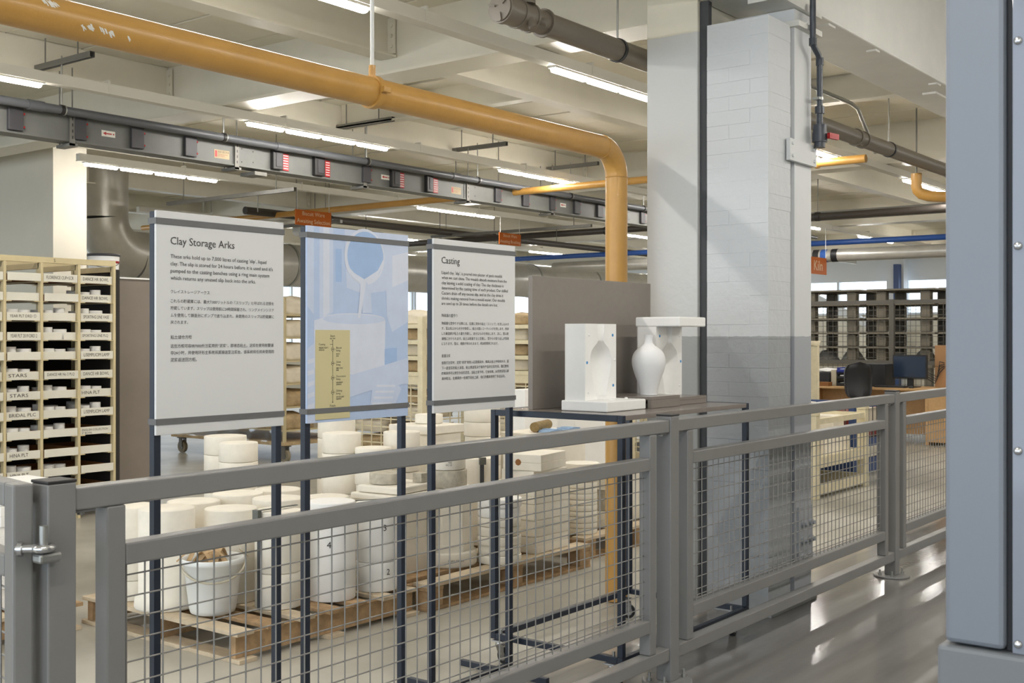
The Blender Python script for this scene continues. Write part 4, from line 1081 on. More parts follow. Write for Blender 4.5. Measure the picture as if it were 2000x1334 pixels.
for (a, b) in ((4.20, 4.31), (4.71, 4.80), (5.18, 5.29), (5.67, 5.78), (7.66, 7.76), (9.64, 9.74), (10.13, 10.24), (10.65, 10.74), (11.13, 11.25), (11.62, 11.74), (12.62, 12.72)):
    o = MB().bbox(a, b, BY - 0.030, BY - 0.0005, BZ0 + 0.02, BZ1 - 0.012, 0.004).part('outlet_cover', 'bus_cover', bus)
    for zz in (BZ0 + 0.05, BZ1 - 0.05): MB().cyl((b - 0.002, BY - 0.02, zz), (b + 0.012, BY - 0.02, zz), 0.008, 8).part('red_catch', 'red', o)
for (a, b, c, d) in ((6.56, 6.67, 6.69, 6.76), (7.04, 7.16, 7.19, 7.25), (8.03, 8.14, 8.16, 8.23), (8.53, 8.62, 8.655, 8.725)):
    o = MB().bbox(a, b, BY - 0.045, BY - 0.0005, BZ0 + 0.015, BZ1 - 0.012, 0.006).part('outlet_box', 'bus_black', bus)
    MB().bbox(a + 0.03, b - 0.02, BY - 0.050, BY - 0.0455, BZ0 + 0.04, BZ1 - 0.035, 0.002).part('window', 'bus_cover', o)
    r_ = MB().bbox(c, d, BY - 0.012, BY - 0.0005, BZ0 + 0.02, BZ1 - 0.025, 0.002).part('red_label', 'red', bus)
    for k in range(6): MB().box(c + 0.008, d - 0.008, BY - 0.0128, BY - 0.012, BZ0 + 0.035 + k * 0.022, BZ0 + 0.041 + k * 0.022).part('label_line', 'white_rod', r_)
for xx in (4.94, 7.92, 10.87):
    pl = MB().box(xx, xx + 0.115, BY - 0.002, BY - 0.0004, 2.94, 2.985).part('arrow_label', 'trunking_white', bus)
    MB().plate([(xx + 0.01, 2.963), (xx + 0.038, 2.949), (xx + 0.038, 2.9585), (xx + 0.085, 2.9585), (xx + 0.085, 2.9675), (xx + 0.038, 2.9675), (xx + 0.038, 2.977)], BY - 0.0026).plate([(xx + 0.095, 2.9575), (xx + 0.106, 2.9575), (xx + 0.106, 2.9685), (xx + 0.095, 2.9685)], BY - 0.0026).part('arrow', 'red', pl)
for xx in (5.97, 8.94, 11.9):
    pl = MB().box(xx, xx + 0.155, BY - 0.002, BY - 0.0004, 2.905, 2.975).part('rating_label', 'label_cream', bus)
    MB().plate([(xx + 0.008, 2.915), (xx + 0.03, 2.915), (xx + 0.03, 2.967), (xx + 0.008, 2.967)], BY - 0.0026).part('red_square', 'red', pl)
    text('63A IEC4-B', 'pen', pl, xx + 0.038, 2.968, BY - 0.003, w=0.11)
    text('TYPE OF ISOLATOR\nIP55  50/60 Hz', 'brushed_red', pl, xx + 0.038, 2.942, BY - 0.003, w=0.10, h=0.022)
for (a, b) in ((6.17, 6.42), (9.14, 9.36), (12.2, 12.4)):
    jp = MB().box(a, b, BY - 0.006, BY - 0.0004, BZ0 + 0.012, BZ1 - 0.004).part('joint_cover', 'bus_metal', bus)
    for (i, j) in ((0.08, 0.04), (0.08, 0.15), (0.2, 0.05), (0.2, 0.14)): MB().cyl((a + i * (b - a) / 0.25, BY - 0.009, BZ0 + j), (a + i * (b - a) / 0.25, BY - 0.006, BZ0 + j), 0.005, 8).part('screw', 'bus_black', jp)
MB().box(6.37, 6.50, BY - 0.03, BY + 0.16, BZ0 - 0.055, BZ0 - 0.025).part('under_bracket', 'galv_strut', bus)

# grey pressure pipe in front of the busbar, clamps and strut channels
GY, GZ, GR = 7.585, 3.063, 0.031
gp_ = thing('grey_pipe', 'dark grey plastic pipe hanging along the busbar', 'pipe', (4.5, GY, GZ))
MB().cyl((0, GY, GZ), (18, GY, GZ), GR, 20).part('pipe_run', 'grey_pvc', gp_)
for x in (4.36, 6.6, 8.9): MB().cyl((x - 0.06, GY, GZ), (x + 0.06, GY, GZ), GR + 0.006, 20).part('socket', 'grey_pvc', gp_)
STX = [4.56, 5.99, 7.63, 9.25, 10.94, 12.56]
for x in STX:
    c_ = MB().cyl((x - 0.012, GY, GZ), (x + 0.012, GY, GZ), GR + 0.006, 20).part('pipe_clip', 'bus_black', gp_)
    MB().cyl((x + 0.014, GY, GZ), (x + 0.022, GY, GZ), GR + 0.007, 20).part('clip_ring', 'galv', c_)
    MB().cyl((x, GY, GZ + GR), (x, GY, 3.45), 0.006, 8).part('hanger_rod', 'galv', c_)
for k, x in enumerate((4.56, 7.58, 9.25, 10.94, 12.56)):
    s_ = MB()
    y0, y1, z0 = 7.2, 7.915, 3.385
    s_.box(x - 0.02, x - 0.017, y0, y1, z0, z0 + 0.041).box(x + 0.017, x + 0.02, y0, y1, z0, z0 + 0.041).box(x - 0.017, x + 0.017, y0, y1, z0 + 0.038, z0 + 0.041).box(x - 0.017, x - 0.009, y0, y1, z0, z0 + 0.003).box(x + 0.009, x + 0.017, y0, y1, z0, z0 + 0.003)
    t = s_.solo('strut_channel', 'galv_strut', 'grey strut channel above the busbar, %s from the left' % ('first', 'second', 'third', 'fourth', 'fifth')[k], 'strut', 'strut channels above the busbar')
    for yy in (7.38, 7.8): MB().cyl((x, yy, z0 + 0.041), (x, yy, 3.61), 0.005, 8).part('drop_rod', 'galv_strut', t)
for k, (x, y0, y1, z) in enumerate(((8.2, 9.2, 11.4, 2.97), (10.6, 11, 14, 2.93), (13.5, 9, 12, 2.98))):
    t = MB().box(x - 0.02, x + 0.02, y0, y1, z, z + 0.041).solo('strut_channel', 'galv_strut', ('dark strut rail left of the first sign top', 'dark strut rail above the casting board', 'far dark strut rail right of the yellow pipe')[k], 'strut', 'strut rails in the far bays')
    [MB().cyl(a, b, 0.005, 8).part('drop_rod', 'galv_strut', t) for a, b in (((x, y0 + 0.3, z + 0.041), (x, y0 + 0.3, 3.6)), ((x, y1 - 0.3, z + 0.041), (x, y1 - 0.3, 3.6)), ((x, y0 + 0.6, z), (x, y0 + 0.6, z - 0.18)))]

# yellow gas branch across the hall
yb = thing('gas_pipe', 'thin ochre yellow gas pipe crossing the hall behind the busbar', 'pipe', (10.0, 8, 3.02))
MB().tube([(10.0, 14.5, 3.02), (10.0, 3.75, 3.02)], 0.037, 20).part('pipe_run', 'yellow_pipe', yb)
for yy in (4.2, 7.9, 11.2):
    c_ = MB().cyl((10, yy - 0.015, 3.02), (10, yy + 0.015, 3.02), 0.05, 20).part('pipe_clip', 'yellow_pipe', yb)
    MB().cyl((10, yy, 3.06), (10, yy, 3.6), 0.005, 8).part('hanger_rod', 'galv_strut', c_)
ye = thing('gas_pipe', 'short ochre yellow pipe with an elbow at the far right', 'pipe', (11.0, 3.3, 2.6))
MB().tube([(10.95, 3.62, 2.98), (10.95, 3.62, 2.86), (10.955, 3.61, 2.82), (10.97, 3.58, 2.785), (11.0, 3.52, 2.765), (11.05, 3.45, 2.76), (11.6, 2.9, 2.76)], 0.05, 20).part('pipe_run', 'yellow_pipe', ye)
MB().cyl((10.95, 3.62, 2.98), (10.95, 3.62, 3.6), 0.008, 8).part('hanger_rod', 'galv_strut', ye)
# galvanised conduit at the upper right
gc = thing('conduit', 'galvanised conduit bending down behind the concrete beam', 'conduit', (8, 3.52, 3.33))
MB().tube([(5.9, 3.52, 3.33), (9.05, 3.52, 3.33), (9.15, 3.5, 3.30), (9.5, 3.48, 2.98)], 0.016, 12).part('tube', 'galv', gc)
for x in (6.3, 7.2): MB().cyl((x - .01, 3.52, 3.33), (x + .01, 3.52, 3.33), 0.024, 12).cyl((x, 3.52, 3.35), (x, 3.52, 3.6), 0.005, 8).part('clip', 'galv', gc)
MB().tube([(6.3, 3.49, 3.34), (6.55, 3.46, 3.28), (6.9, 3.47, 3.28), (7.2, 3.5, 3.33)], 0.005, 8).part('loose_cable', 'black_plastic', gc)

# dark plastic drop pipe with a red-handled valve on the column
VX_, VY_ = 5.945, 2.515
dv = thing('valve_pipe', 'dark plastic drop pipe with a red handled valve on the column', 'pipe', (VX_, VY_, 2.48))
MB().tube([(5.925, VY_, 4.25), (5.925, VY_, 3.04), (5.935, VY_, 3.015), (5.96, VY_, 3.0), (6.0, VY_, 2.98), (6.015, VY_, 2.955), (6.018, VY_, 2.93), (6.018, VY_, 2.64)], 0.0165, 18).part('pipe_run', 'dark_pvc', dv)
for z in (3.035, 2.945): MB().cyl((5.925 if z > 3 else 6.018, VY_, z - 0.02), (5.925 if z > 3 else 6.018, VY_, z + 0.02), 0.021, 18).part('elbow_socket', 'dark_pvc', dv)
MB().cyl((6.018, VY_, 2.735), (6.018, VY_, 2.75), 0.02, 18).bbox(5.99, 6.05, VY_ - 0.012, 2.545, 2.735, 2.75, 0.002).part('pipe_clip', 'galv', dv)
MB().cyl((6.018, VY_, 2.66), (6.018, VY_, 2.70), 0.026, 18).cyl((6.018, VY_, 2.60), (6.018, VY_, 2.66), 0.018, 18).cyl((6.018, VY_, 2.555), (6.018, VY_, 2.60), 0.037, 20).cyl((6.018, VY_, 2.505), (6.018, VY_, 2.555), 0.041, 20).cyl((6.018, VY_, 2.475), (6.018, VY_, 2.505), 0.030, 18).part('valve_body', 'dark_pvc', dv)
MB().cyl((6.02, VY_ - 0.041, 2.535), (6.03, VY_ - 0.06, 2.535), 0.014, 12).obox((6.055, VY_ - 0.062, 2.535), (0.045, -0.008, 0), (0.004, 0.009, 0), (0, 0, 0.015)).part('red_handle', 'red', dv)

# far pipes -----------------------------------------------------------------
def far_pipe(name, a, b, r, m, lab, clips=(), mats='bus_black'):
    t = thing(name, lab, 'pipe', ((a[0] + b[0]) / 2, (a[1] + b[1]) / 2, a[2])); MB().cyl(a, b, r, 20).part('pipe_run', m, t)
    a, b = Vector(a), Vector(b); d = (b - a).normalized()
    for k in clips:
        p = a.lerp(b, k); c_ = MB().cyl(p - d * 0.03, p + d * 0.03, r + 0.012, 20).part('pipe_clip', mats, t)
        MB().cyl(p + Vector((0, 0, r)), (p.x, p.y, 3.6), 0.006, 8).part('hanger_rod', 'galv_strut', c_)
    return t
far_pipe('black_pipe', (13.7, 14.5, 2.935), (13.7, 2.0, 2.935), 0.045, 'black_pipe', 'dark brown pipe crossing the hall right of the orange signs', (0.2, 0.45, 0.7))
far_pipe('black_pipe', (9.5, 11.6, 3.04), (24, 11.6, 3.04), 0.05, 'black_pipe', 'dark pipe running along the hall behind the yellow pipe', (0.1, 0.35, 0.6))
far_pipe('blue_pipe', (17.7, 17, 2.94), (17.7, 2.0, 2.94), 0.045, 'blue_pipe', 'bright blue pipe crossing the far bays', (0.2, 0.5, 0.8))
sp_ = far_pipe('silver_pipe', (17.5, 12.5, 2.72), (17.5, 2.0, 2.72), 0.10, 'duct_foil', 'silver lagged pipe below the blue pipe', (0.3, 0.7), 'galv')
for yy, m in ((7.35, 'black_plastic'), (7.22, 'blue_pipe'), (7.05, 'black_plastic')):
    MB().cyl((17.5, yy - 0.05, 2.72), (17.5, yy + 0.05, 2.72), 0.103, 24).part('pipe_band', m, sp_)
tr_ = thing('cable_tray', 'perforated cable tray crossing the far right bay', 'cable tray', (14.6, 5, 3.0))
MB().box(14.5, 14.75, 3.2, 7.2, 2.99, 2.995).box(14.5, 14.505, 3.2, 7.2, 2.995, 3.09).box(14.745, 14.75, 3.2, 7.2, 2.995, 3.09).part('tray', 'galv_strut', tr_)
slm = MB().box(-0.001, 0.0, 0, 0.10, 0, 0.018).mesh('slot', 'bus_black')
for k in range(24):
    for j in (3.01, 3.045): inst(slm, 'slot', tr_, (14.4995 - 14.6, 3.3 + k * 0.16 - 5 + (0.08 if j > 3.02 else 0), j - 3.0))
# silver ducts
DY, DZ, DR = 13.0, 2.49, 0.31
du = thing('air_duct', 'big silver lagged air duct with an elbow rising to the ceiling', 'duct', (8.4, DY, DZ))
DX = 8.38
MB().cyl((DX + 0.45, DY, DZ), (24, DY, DZ), DR, 36).part('horizontal_run', 'duct_foil', du)
MB().tube([(DX + 0.45 - 0.45 * sin(a), DY, DZ + 0.45 - 0.45 * cos(a)) for a in [radians(90 * i / 6) for i in range(7)]], DR, 36).part('elbow', 'duct_foil', du)
MB().cyl((DX, DY, DZ + 0.45), (DX, DY, 3.60), DR, 36).part('riser', 'duct_foil', du)
for x in range(7): MB().cyl((9.4 + 2 * x - 0.02, DY, DZ), (9.4 + 2 * x + 0.02, DY, DZ), DR + 0.012, 36).part('joint_ring', 'galv', du)
d2 = thing('air_duct', 'short silver duct end poking out left of the riser', 'duct', (7.3, 13.6, 3.0))
MB().cyl((6.9, 13.9, 2.98), (7.9, 13.9, 2.98), 0.2, 32).part('duct_run', 'duct_foil', d2)
far_pipe('silver_pipe', (10.9, 12.2, 2.93), (12.6, 12.2, 2.93), 0.09, 'duct_foil', 'short silver duct above the first sign board', (0.2, 0.8))

# hanging department signs
def hang_sign(name, x0, x1, y, z0, z1, lines, lab, m='orange_sign', zt=3.12):
    t = thing(name, lab, 'sign', ((x0 + x1) / 2, y, z0), group='hanging orange signs')
    b = MB().bbox(x0, x1, y - 0.004, y + 0.004, z0, z1, 0.001).part('panel', m, t)
    n = len(lines)
    for i, s in enumerate(lines):
        text(s, 'sign_text_cream', b, (x0 + x1) / 2, z1 - (z1 - z0) * (i + 0.5) / n + (0.004 if i == 0 else -0.0), y - 0.005, w=(x1 - x0) * (0.92 if len(s) > 13 else 0.62 if n > 1 else 0.5), align='CENTER', valign='MID')
    for x in (x0 + 0.03, x1 - 0.03): MB().cyl((x, y, z1), (x, y, zt), 0.0035, 6).part('cord', 'white_rod', t)
hang_sign('hanging_sign', 8.849, 9.402, 9.93, 2.713, 2.89, ['Biscuit Ware', 'Awaiting Selection'], 'orange hanging sign reading Biscuit Ware Awaiting Selection')
hang_sign('hanging_sign', 12.62, 13.12, 9.96, 2.73, 2.897, ['Biscuit Ware', 'Awaiting Brushing'], 'orange hanging sign reading Biscuit Ware Awaiting Brushing')
hs = hang_sign('hanging_sign', 16.6, 17.25, 7.1, 2.40, 2.66, ['Kiln'], 'dark orange hanging sign reading Kiln beside the column')
# ================================================================ tray rack on the left
RX = [3.575, 3.892, 4.210, 4.527, 4.825, 5.142, 5.459]
RY0, RY1, RTOP = 8.30, 8.92, 2.057
rk = thing('tray_rack', 'cream wooden rack filled with white trays', 'rack', (5.0, 8.6, 0))
for x in RX[2:]:
    for (ya, yb) in ((RY0, RY0 + 0.045), (RY1 - 0.045, RY1)):
        MB().bbox(x - 0.011, x + 0.011, ya, yb, 0.0, RTOP - 0.0455, 0.002).part('upright', 'cream_wood', rk)
tr = MB().bbox(RX[2] - 0.011, RX[-1] + 0.011, RY0, RY0 + 0.03, RTOP - 0.045, RTOP, 0.002).part('top_rail', 'cream_wood', rk)
text('S', 'pen', tr, 4.93, RTOP - 0.010, RY0 - 0.001, h=0.026, align='CENTER')
MB().bbox(RX[2] - 0.011, RX[-1] + 0.011, RY1 - 0.03, RY1, RTOP - 0.045, RTOP, 0.002).part('top_rail', 'cream_wood', rk)
for x in RX[2:]: MB().bbox(x - 0.011, x + 0.011, RY0 + 0.031, RY1 - 0.031, RTOP - 0.09, RTOP - 0.046, 0.002).part('cross_rail', 'cream_wood', rk)
led = MB().bbox(0, 0.045, 0, 0.60, 0, 0.007, 0.001).mesh('ledge', 'cream_wood')
ROWZ = [1.860 - 0.1513 * i for i in range(12)]
for c in range(2, len(RX) - 1):
    for z in ROWZ:
        inst(led, 'tray_ledge', rk, (RX[c] + 0.0112 - 5.0, RY0 + 0.006 - 8.6, z))
        inst(led, 'tray_ledge', rk, (RX[c + 1] - 0.0562 - 5.0, RY0 + 0.006 - 8.6, z))
MB().box(RX[2], RX[-1], RY1 + 0.001, RY1 + 0.008, 0.0, 1.62).part('shade_back_panel', 'dark_under', rk)  # dark panel added behind the trays, its colour gives the rack interior shade
MB().bbox(5.475, 5.52, RY0 + 0.02, RY1, 0.0, 1.99, 0.002).part('end_panel', 'dark_under', rk)
MARKS = {
 (5, 0): 'DANCE HR BOWL', (5, 1): 'DANCE HR BOWL', (5, 2): 'SPORTING LINE VASE', (5, 3): 'SPORTING LINE PLQ', (5, 4): 'L/SEMPLICIM LAMP', (5, 5): 'DANCE HR BOWL', (5, 6): 'HINA PLT', (5, 7): 'L/SEMPLICIM LAMP', (5, 8): 'ENGLISH COLLECTION\n5" BOWL',
 (4, 0): 'FLORENCE CUP+SCR', (4, 5): 'DANCE HR No 2 PLQ',
 (3, 2): 'YEAR PLT DRD ①', (3, 3): 'YEAR PLT 2019 DRD 2', (3, 5): 'STARS', (3, 6): 'STARS', (3, 7): 'BRIDAL PLC', (3, 9): 'HINA PLT', (3, 10): 'HINA PLT'}
CN = {5: 'right-hand', 4: 'second', 3: 'third', 2: 'fourth', 1: 'fifth', 0: 'sixth'}
RN = 'top second third fourth fifth sixth seventh eighth ninth tenth eleventh twelfth'.split()
TM = {}
for c in range(2, 6):
    w = RX[c + 1] - RX[c] - 0.030
    k = round(w, 3)
    if k not in TM:
        TM[k] = (MB().bbox(0, w, 0.0, 0.008, 0, 0.062, 0.0015).mesh('tray_front', 'tray_white'),
                 MB().box(0.002, w - 0.002, 0.0085, 0.55, 0, 0.006).box(0.002, 0.008, 0.0085, 0.55, 0.006, 0.052).box(w - 0.008, w - 0.002, 0.0085, 0.55, 0.006, 0.052).box(0.008, w - 0.008, 0.544, 0.55, 0.006, 0.052).mesh('tray_body', 'tray_brown'))
    for r in range(12):
        z = ROWZ[r] + 0.0075
        x0 = RX[c] + 0.015 + random.uniform(-0.002, 0.002); y0 = RY0 - 0.004 + random.uniform(-0.012, 0.03)
        mk = MARKS.get((c, r))
        lab = ('unmarked white tray, %s row of the %s rack column from the right' if not mk else 'tray marked ' + mk.replace('\n', ' ').replace('①', '1') + ', %s row, %s rack column from the right') % (RN[r], CN[c])
        t = thing('tray', lab.replace('right-hand rack column from the right', 'right-hand rack column'), 'tray', (x0, y0, z), group='trays in the cream rack')
        f = inst(TM[k][0], 'tray_front', t, (0, 0, 0)); inst(TM[k][1], 'tray_body', t, (0, 0, 0))
        f['_o'] = [x0, y0, z]
        if mk: text(mk, 'pen', f, x0 + w * 0.08, z + 0.047, y0 - 0.001, w=w * (0.8 if len(mk) > 9 else 0.55), h=0.026 if '\n' not in mk else 0.042, name='pen_mark')
# small ware standing in the trays
CUPM = [MB().lathe([(0, 0), (r, 0), (r, h), (r - 0.006, h), (r - 0.008, 0.01), (0, 0.008)], (0, 0, 0), 20, cap=False).mesh('ware', 'ware_grey') for (r, h) in ((0.048, 0.075), (0.042, 0.095), (0.056, 0.08))]
ware = {(5, 1): 5, (5, 2): 3, (5, 3): 2, (5, 4): 3, (5, 6): 2, (5, 7): 5, (4, 2): 3, (4, 3): 2, (4, 4): 2, (4, 6): 3, (4, 7): 4, (4, 8): 4, (4, 10): 2, (4, 11): 2, (3, 2): 2, (3, 4): 3, (3, 5): 3, (3, 6): 4, (3, 7): 2, (3, 8): 2, (3, 9): 3, (3, 10): 3, (2, 4): 2, (2, 6): 2, (2, 10): 2}
for (c, r), n in ware.items():
    spots = [(0.07 + 0.105 * (i % 2) + (0.0 if i < 4 else 0.05), 0.045 + 0.125 * (i // 2)) for i in range(n)]
    for i, (dx, dy) in enumerate(spots):
        o = bpy.data.objects.new('ware_piece', CUPM[(c + r + i) % 3]); COL.objects.link(o)
        o.location = (RX[c] + 0.015 + dx, RY0 + 0.035 + dy, ROWZ[r] + 0.0140)
        tag(o, '%s small white ware piece in the rack tray of the %s row, %s column' % (('front left', 'front right', 'second left', 'second right', 'rear')[i], RN[r], CN[c]), 'pottery', 'small ware in the trays, %s row of the %s column' % (RN[r], CN[c]))
# taupe cabinet beside the rack
cb = thing('cabinet', 'tall taupe steel cabinet right of the tray rack', 'cabinet', (5.8, 8.8, 0))
MB().bbox(5.60, 5.99, 8.50, 9.0, 0.0, 1.925, 0.004).part('body', 'taupe_cabinet', cb)
MB().bbox(5.56, 6.01, 8.48, 9.02, 1.9255, 1.94, 0.002).part('top_sheet', 'paper', cb)
pk = thing('paint_tub', 'white and red paint tub with a dark lid on the cabinet', 'tub', (5.72, 8.86, 1.9405))
MB().lathe([(0, 0.0), (0.120, 0.0), (0.130, 0.19), (0, 0.19)], (5.72, 8.86, 1.9405), 36, cap=False).part('tub', 'paper', pk)
MB().lathe([(0.1225, 0.03), (0.1245, 0.03), (0.1265, 0.07), (0.1245, 0.07)], (5.72, 8.86, 1.9405), 36, cap=False).lathe([(0.1287, 0.13), (0.130, 0.13), (0.1312, 0.15), (0.1297, 0.15)], (5.72, 8.86, 1.9405), 36, cap=False).part('red_band', 'red', pk)
MB().lathe([(0, 0.191), (0.136, 0.191), (0.138, 0.197), (0.138, 0.205), (0.132, 0.212), (0, 0.210)], (5.72, 8.86, 1.9405), 36, cap=False).part('lid', 'bus_cover', pk)
MB().tube([(5.72 + 0.137 * cos(a), 8.86 + 0.137 * sin(a), 1.9405 + 0.15 - 0.06 * sin((a - radians(170)) / radians(150) * pi)) for a in [radians(170 + 150 * i / 12) for i in range(13)]], 0.003, 6).part('handle', 'galv_strut', pk)

# ================================================================ ware trolleys behind the signs
def bag_mesh(name, w, d, h, seed):
    rnd = random.Random(seed); bm = bmesh.new(); bmesh.ops.create_cube(bm, size=1.0)
    bmesh.ops.subdivide_edges(bm, edges=list(bm.edges), cuts=3, use_grid_fill=True)
    for v in bm.verts:
        p = v.co; f = 1 - 0.55 * max(abs(p.x), abs(p.y)) ** 3 * 4
        z = (p.z + 0.5) * max(0.18, f) + rnd.uniform(-0.08, 0.08) * (p.z > -0.4)
        v.co = Vector((p.x * w * (1 + rnd.uniform(-.05, .05)), p.y * d * (1 + rnd.uniform(-.05, .05)), max(0, z) * h))
    me = bpy.data.meshes.new(name); bm.to_mesh(me); bm.free()
    for p in me.polygons: p.use_smooth = True
    return me
BAGS = []
for i in range(4):
    me = bag_mesh('bag', 0.44, 0.42, 0.115 + 0.02 * (i % 2), i); me.materials.append(MATS['bag_white' if i % 2 else 'bag_tan']); BAGS.append(me)
BIG = []
for i in range(3):
    me = bag_mesh('bag', 0.46, 0.44, 0.19 + 0.02 * i, 20 + i); me.materials.append(MATS['bag_tan' if i != 1 else 'bag_white']); BIG.append(me)
def wheel(t, x, y, r=0.075):
    o = MB().cyl((x - 0.02, y, r + 0.001), (x + 0.02, y, r + 0.001), r, 24).part('caster_wheel', 'caster_tyre', t)
    MB().cyl((x - 0.024, y, r), (x + 0.024, y, r), r * 0.5, 16).part('hub', 'galv_strut', o)
    MB().box(x - 0.035, x - 0.025, y - 0.03, y + 0.03, r, 2 * r + 0.03).box(x + 0.025, x + 0.035, y - 0.03, y + 0.03, r, 2 * r + 0.03).box(x - 0.05, x + 0.05, y - 0.05, y + 0.05, 2 * r + 0.03, 2 * r + 0.04).part('fork', 'galv_strut', o)
def board_trolley(x0, x1, y0, y1, zt, lab, n=6):
    t = thing('ware_trolley', lab, 'trolley', ((x0 + x1) / 2, (y0 + y1) / 2, 0), group='board trolleys of biscuit ware')
    MB().bbox(x0, x1, y0, y1, 0.20, 0.24, 0.003).part('deck', 'bag_tan', t)
    for (x, y) in ((x0 + 0.1, y0 + 0.1), (x0 + 0.1, y1 - 0.1), (x1 - 0.1, y0 + 0.1), (x1 - 0.1, y1 - 0.1)): wheel(t, x, y)
    for (x, y) in ((x0, y0), (x0, y1 - 0.03), (x1 - 0.03, y0), (x1 - 0.03, y1 - 0.03)): MB().box(x, x + 0.03, y, y + 0.03, 0.241, zt).part('post', 'cream_wood', t)
    dz = (zt - 0.3) / n
    for k in range(n):
        z = 0.36 + k * dz
        MB().bbox(x0 + 0.031, x1 - 0.031, y0 + 0.01, y1 - 0.01, z, z + 0.018, 0.002).part('shelf_board', 'cream_wood', t)
        m = max(2, int((y1 - y0 - 0.08) / 0.46))
        for j in range(m):
            for (xx) in (x0 + 0.26,):
                o = bpy.data.objects.new('bagged_ware', random.choice(BIG)); COL.objects.link(o)
                o.location = (xx, y0 + 0.27 + j * (y1 - y0 - 0.54) / max(1, m - 1), z + 0.019); o.rotation_euler = (0, 0, random.choice((0, pi)))
                tag(o, '%s wrapped bag on the %s shelf of the trolley between the first two signs' % (('rightmost', 'second', 'third', 'leftmost')[j], 'lowest second third fourth fifth sixth seventh eighth'.split()[k]), 'bag', 'wrapped bags on the trolley between the signs')
    return t
board_trolley(8.75, 9.9, 10.0, 12.1, 1.88, 'wide board trolley seen between the first two signs, stacked with wrapped ware')
# stretch film over one corner of it
fm = bpy.data.materials.new('stretch_film'); fm.use_nodes = True; _n = fm.node_tree; _n.nodes.clear()
_o = _n.nodes.new('ShaderNodeOutputMaterial'); _m = _n.nodes.new('ShaderNodeMixShader'); _t = _n.nodes.new('ShaderNodeBsdfTransparent'); _g = _n.nodes.new('ShaderNodeBsdfGlossy'); _g.inputs['Roughness'].default_value = 0.12
_m.inputs[0].default_value = 0.16; _n.links.new(_t.outputs[0], _m.inputs[1]); _n.links.new(_g.outputs[0], _m.inputs[2]); _n.links.new(_m.outputs[0], _o.inputs[0]); MATS['stretch_film'] = fm
fb = MB(); NZ = 40; NYY = 24; v = []
for i in range(NYY + 1):
    for j in range(NZ + 1):
        v.append((8.70 + 0.012 * sin(i * 1.7 + j * 0.9) + 0.008 * sin(j * 2.3), 9.98 + 2.14 * i / NYY, 0.24 + 1.66 * j / NZ))
fb.add(v, [(i * (NZ + 1) + j, (i + 1) * (NZ + 1) + j, (i + 1) * (NZ + 1) + j + 1, i * (NZ + 1) + j + 1) for i in range(NYY) for j in range(NZ)], True)
fb.solo('stretch_film', 'stretch_film', 'clear wrinkled stretch film round the board trolley', 'film')
BN = 'bottom second third fourth fifth sixth seventh eighth ninth tenth eleventh'.split()
def cage(x0, x1, y0, y1, zt, lab, short='', name='mesh_trolley', m='cream_paint', step=0.075, zb=0.25, fill=True, open_top=0.55):
    """cream stillage with slatted mesh sides; upper part open shelves"""
    t = thing(name, lab, 'trolley', ((x0 + x1) / 2, (y0 + y1) / 2, 0), group='cream mesh trolleys')
    s = 0.06
    for (x, y) in ((x0, y0), (x0, y1 - s), (x1 - s, y0), (x1 - s, y1 - s)): MB().bbox(x, x + s, y, y + s, 0.0, zt, 0.004).part('post', m, t)
    zm = zb + (zt - zb) * open_top
    for z in (zb - 0.08, zm):
        for (a, b, c, d) in ((x0 + s, x1 - s, y0 + 0.01, y0 + 0.05), (x0 + s, x1 - s, y1 - 0.05, y1 - 0.01), (x0 + 0.01, x0 + 0.05, y0 + s, y1 - s), (x1 - 0.05, x1 - 0.01, y0 + s, y1 - s)):
            MB().box(a, b, c, d, z, z + 0.08).part('rail', m, t)
    MB().box(x0 + s, x1 - s, y0 + s, y1 - s, zb - 0.03, zb - 0.01).part('deck', 'dark_under', t)
    hw = MB().box(-0.004, 0.004, y0 + s, y1 - s, -0.006, 0.006).mesh('wire', m); vw = MB().box(-0.004, 0.004, -0.004, 0.004, zb, zm).mesh('wire', m)
    hx = MB().box(x0 + s, x1 - s, -0.004, 0.004, -0.006, 0.006).mesh('wire', m)
    L = Vector(t.location)
    z = zb + 0.05
    while z < zm - 0.02:
        inst(hw, 'wire', t, Vector((x0 + 0.03, 0, z)) - Vector((L.x, L.y, 0)) + Vector((0, L.y, 0)) - Vector((0, L.y, 0)))
        inst(hx, 'wire', t, Vector((-L.x, y0 + 0.03 - L.y, z))); z += step
    for o in t.children:
        if o.name.startswith('wire') and o.data == hw: o.location.y = -L.y
    y = y0 + s + 0.1
    while y < y1 - s: inst(vw, 'wire', t, (x0 + 0.022 - L.x, y - L.y, 0)); y += 0.125
    x = x0 + s + 0.1
    while x < x1 - s: inst(vw, 'wire', t, (x - L.x, y0 + 0.022 - L.y, 0)); x += 0.125
    if fill:
        k = 0; z = zb
        while z < zt - 0.05:
            if z > zm: MB().bbox(x0 + 0.005, x1 - 0.005, y0 + 0.061, y1 - 0.061, z - 0.04, z - 0.002, 0.002).part('shelf_board', m, t)
            for j in range(max(1, int((y1 - y0 - 0.2) / 0.46))):
                o = bpy.data.objects.new('bagged_ware', BAGS[(k + j) % 4]); COL.objects.link(o)
                o.location = (x0 + 0.31, y0 + 0.3 + j * 0.5, z + 0.002); o.rotation_euler = (0, 0, random.uniform(-.1, .1))
                tag(o, '%s wrapped bag, %s layer up in the trolley %s' % (('right', 'middle', 'left')[j], BN[k], short), 'bag', 'wrapped bags in the trolley ' + short)
            k += 1; z += 0.145
    return t
cage(7.75, 8.7, 7.0, 8.2, 1.62, 'cream mesh trolley seen between the blue picture and the casting board, full of bags', 'between blue picture and casting board')
cage(8.6, 9.7, 5.95, 7.1, 1.62, 'cream mesh trolley left of the display panel, full of bags', 'left of the taupe backboard')
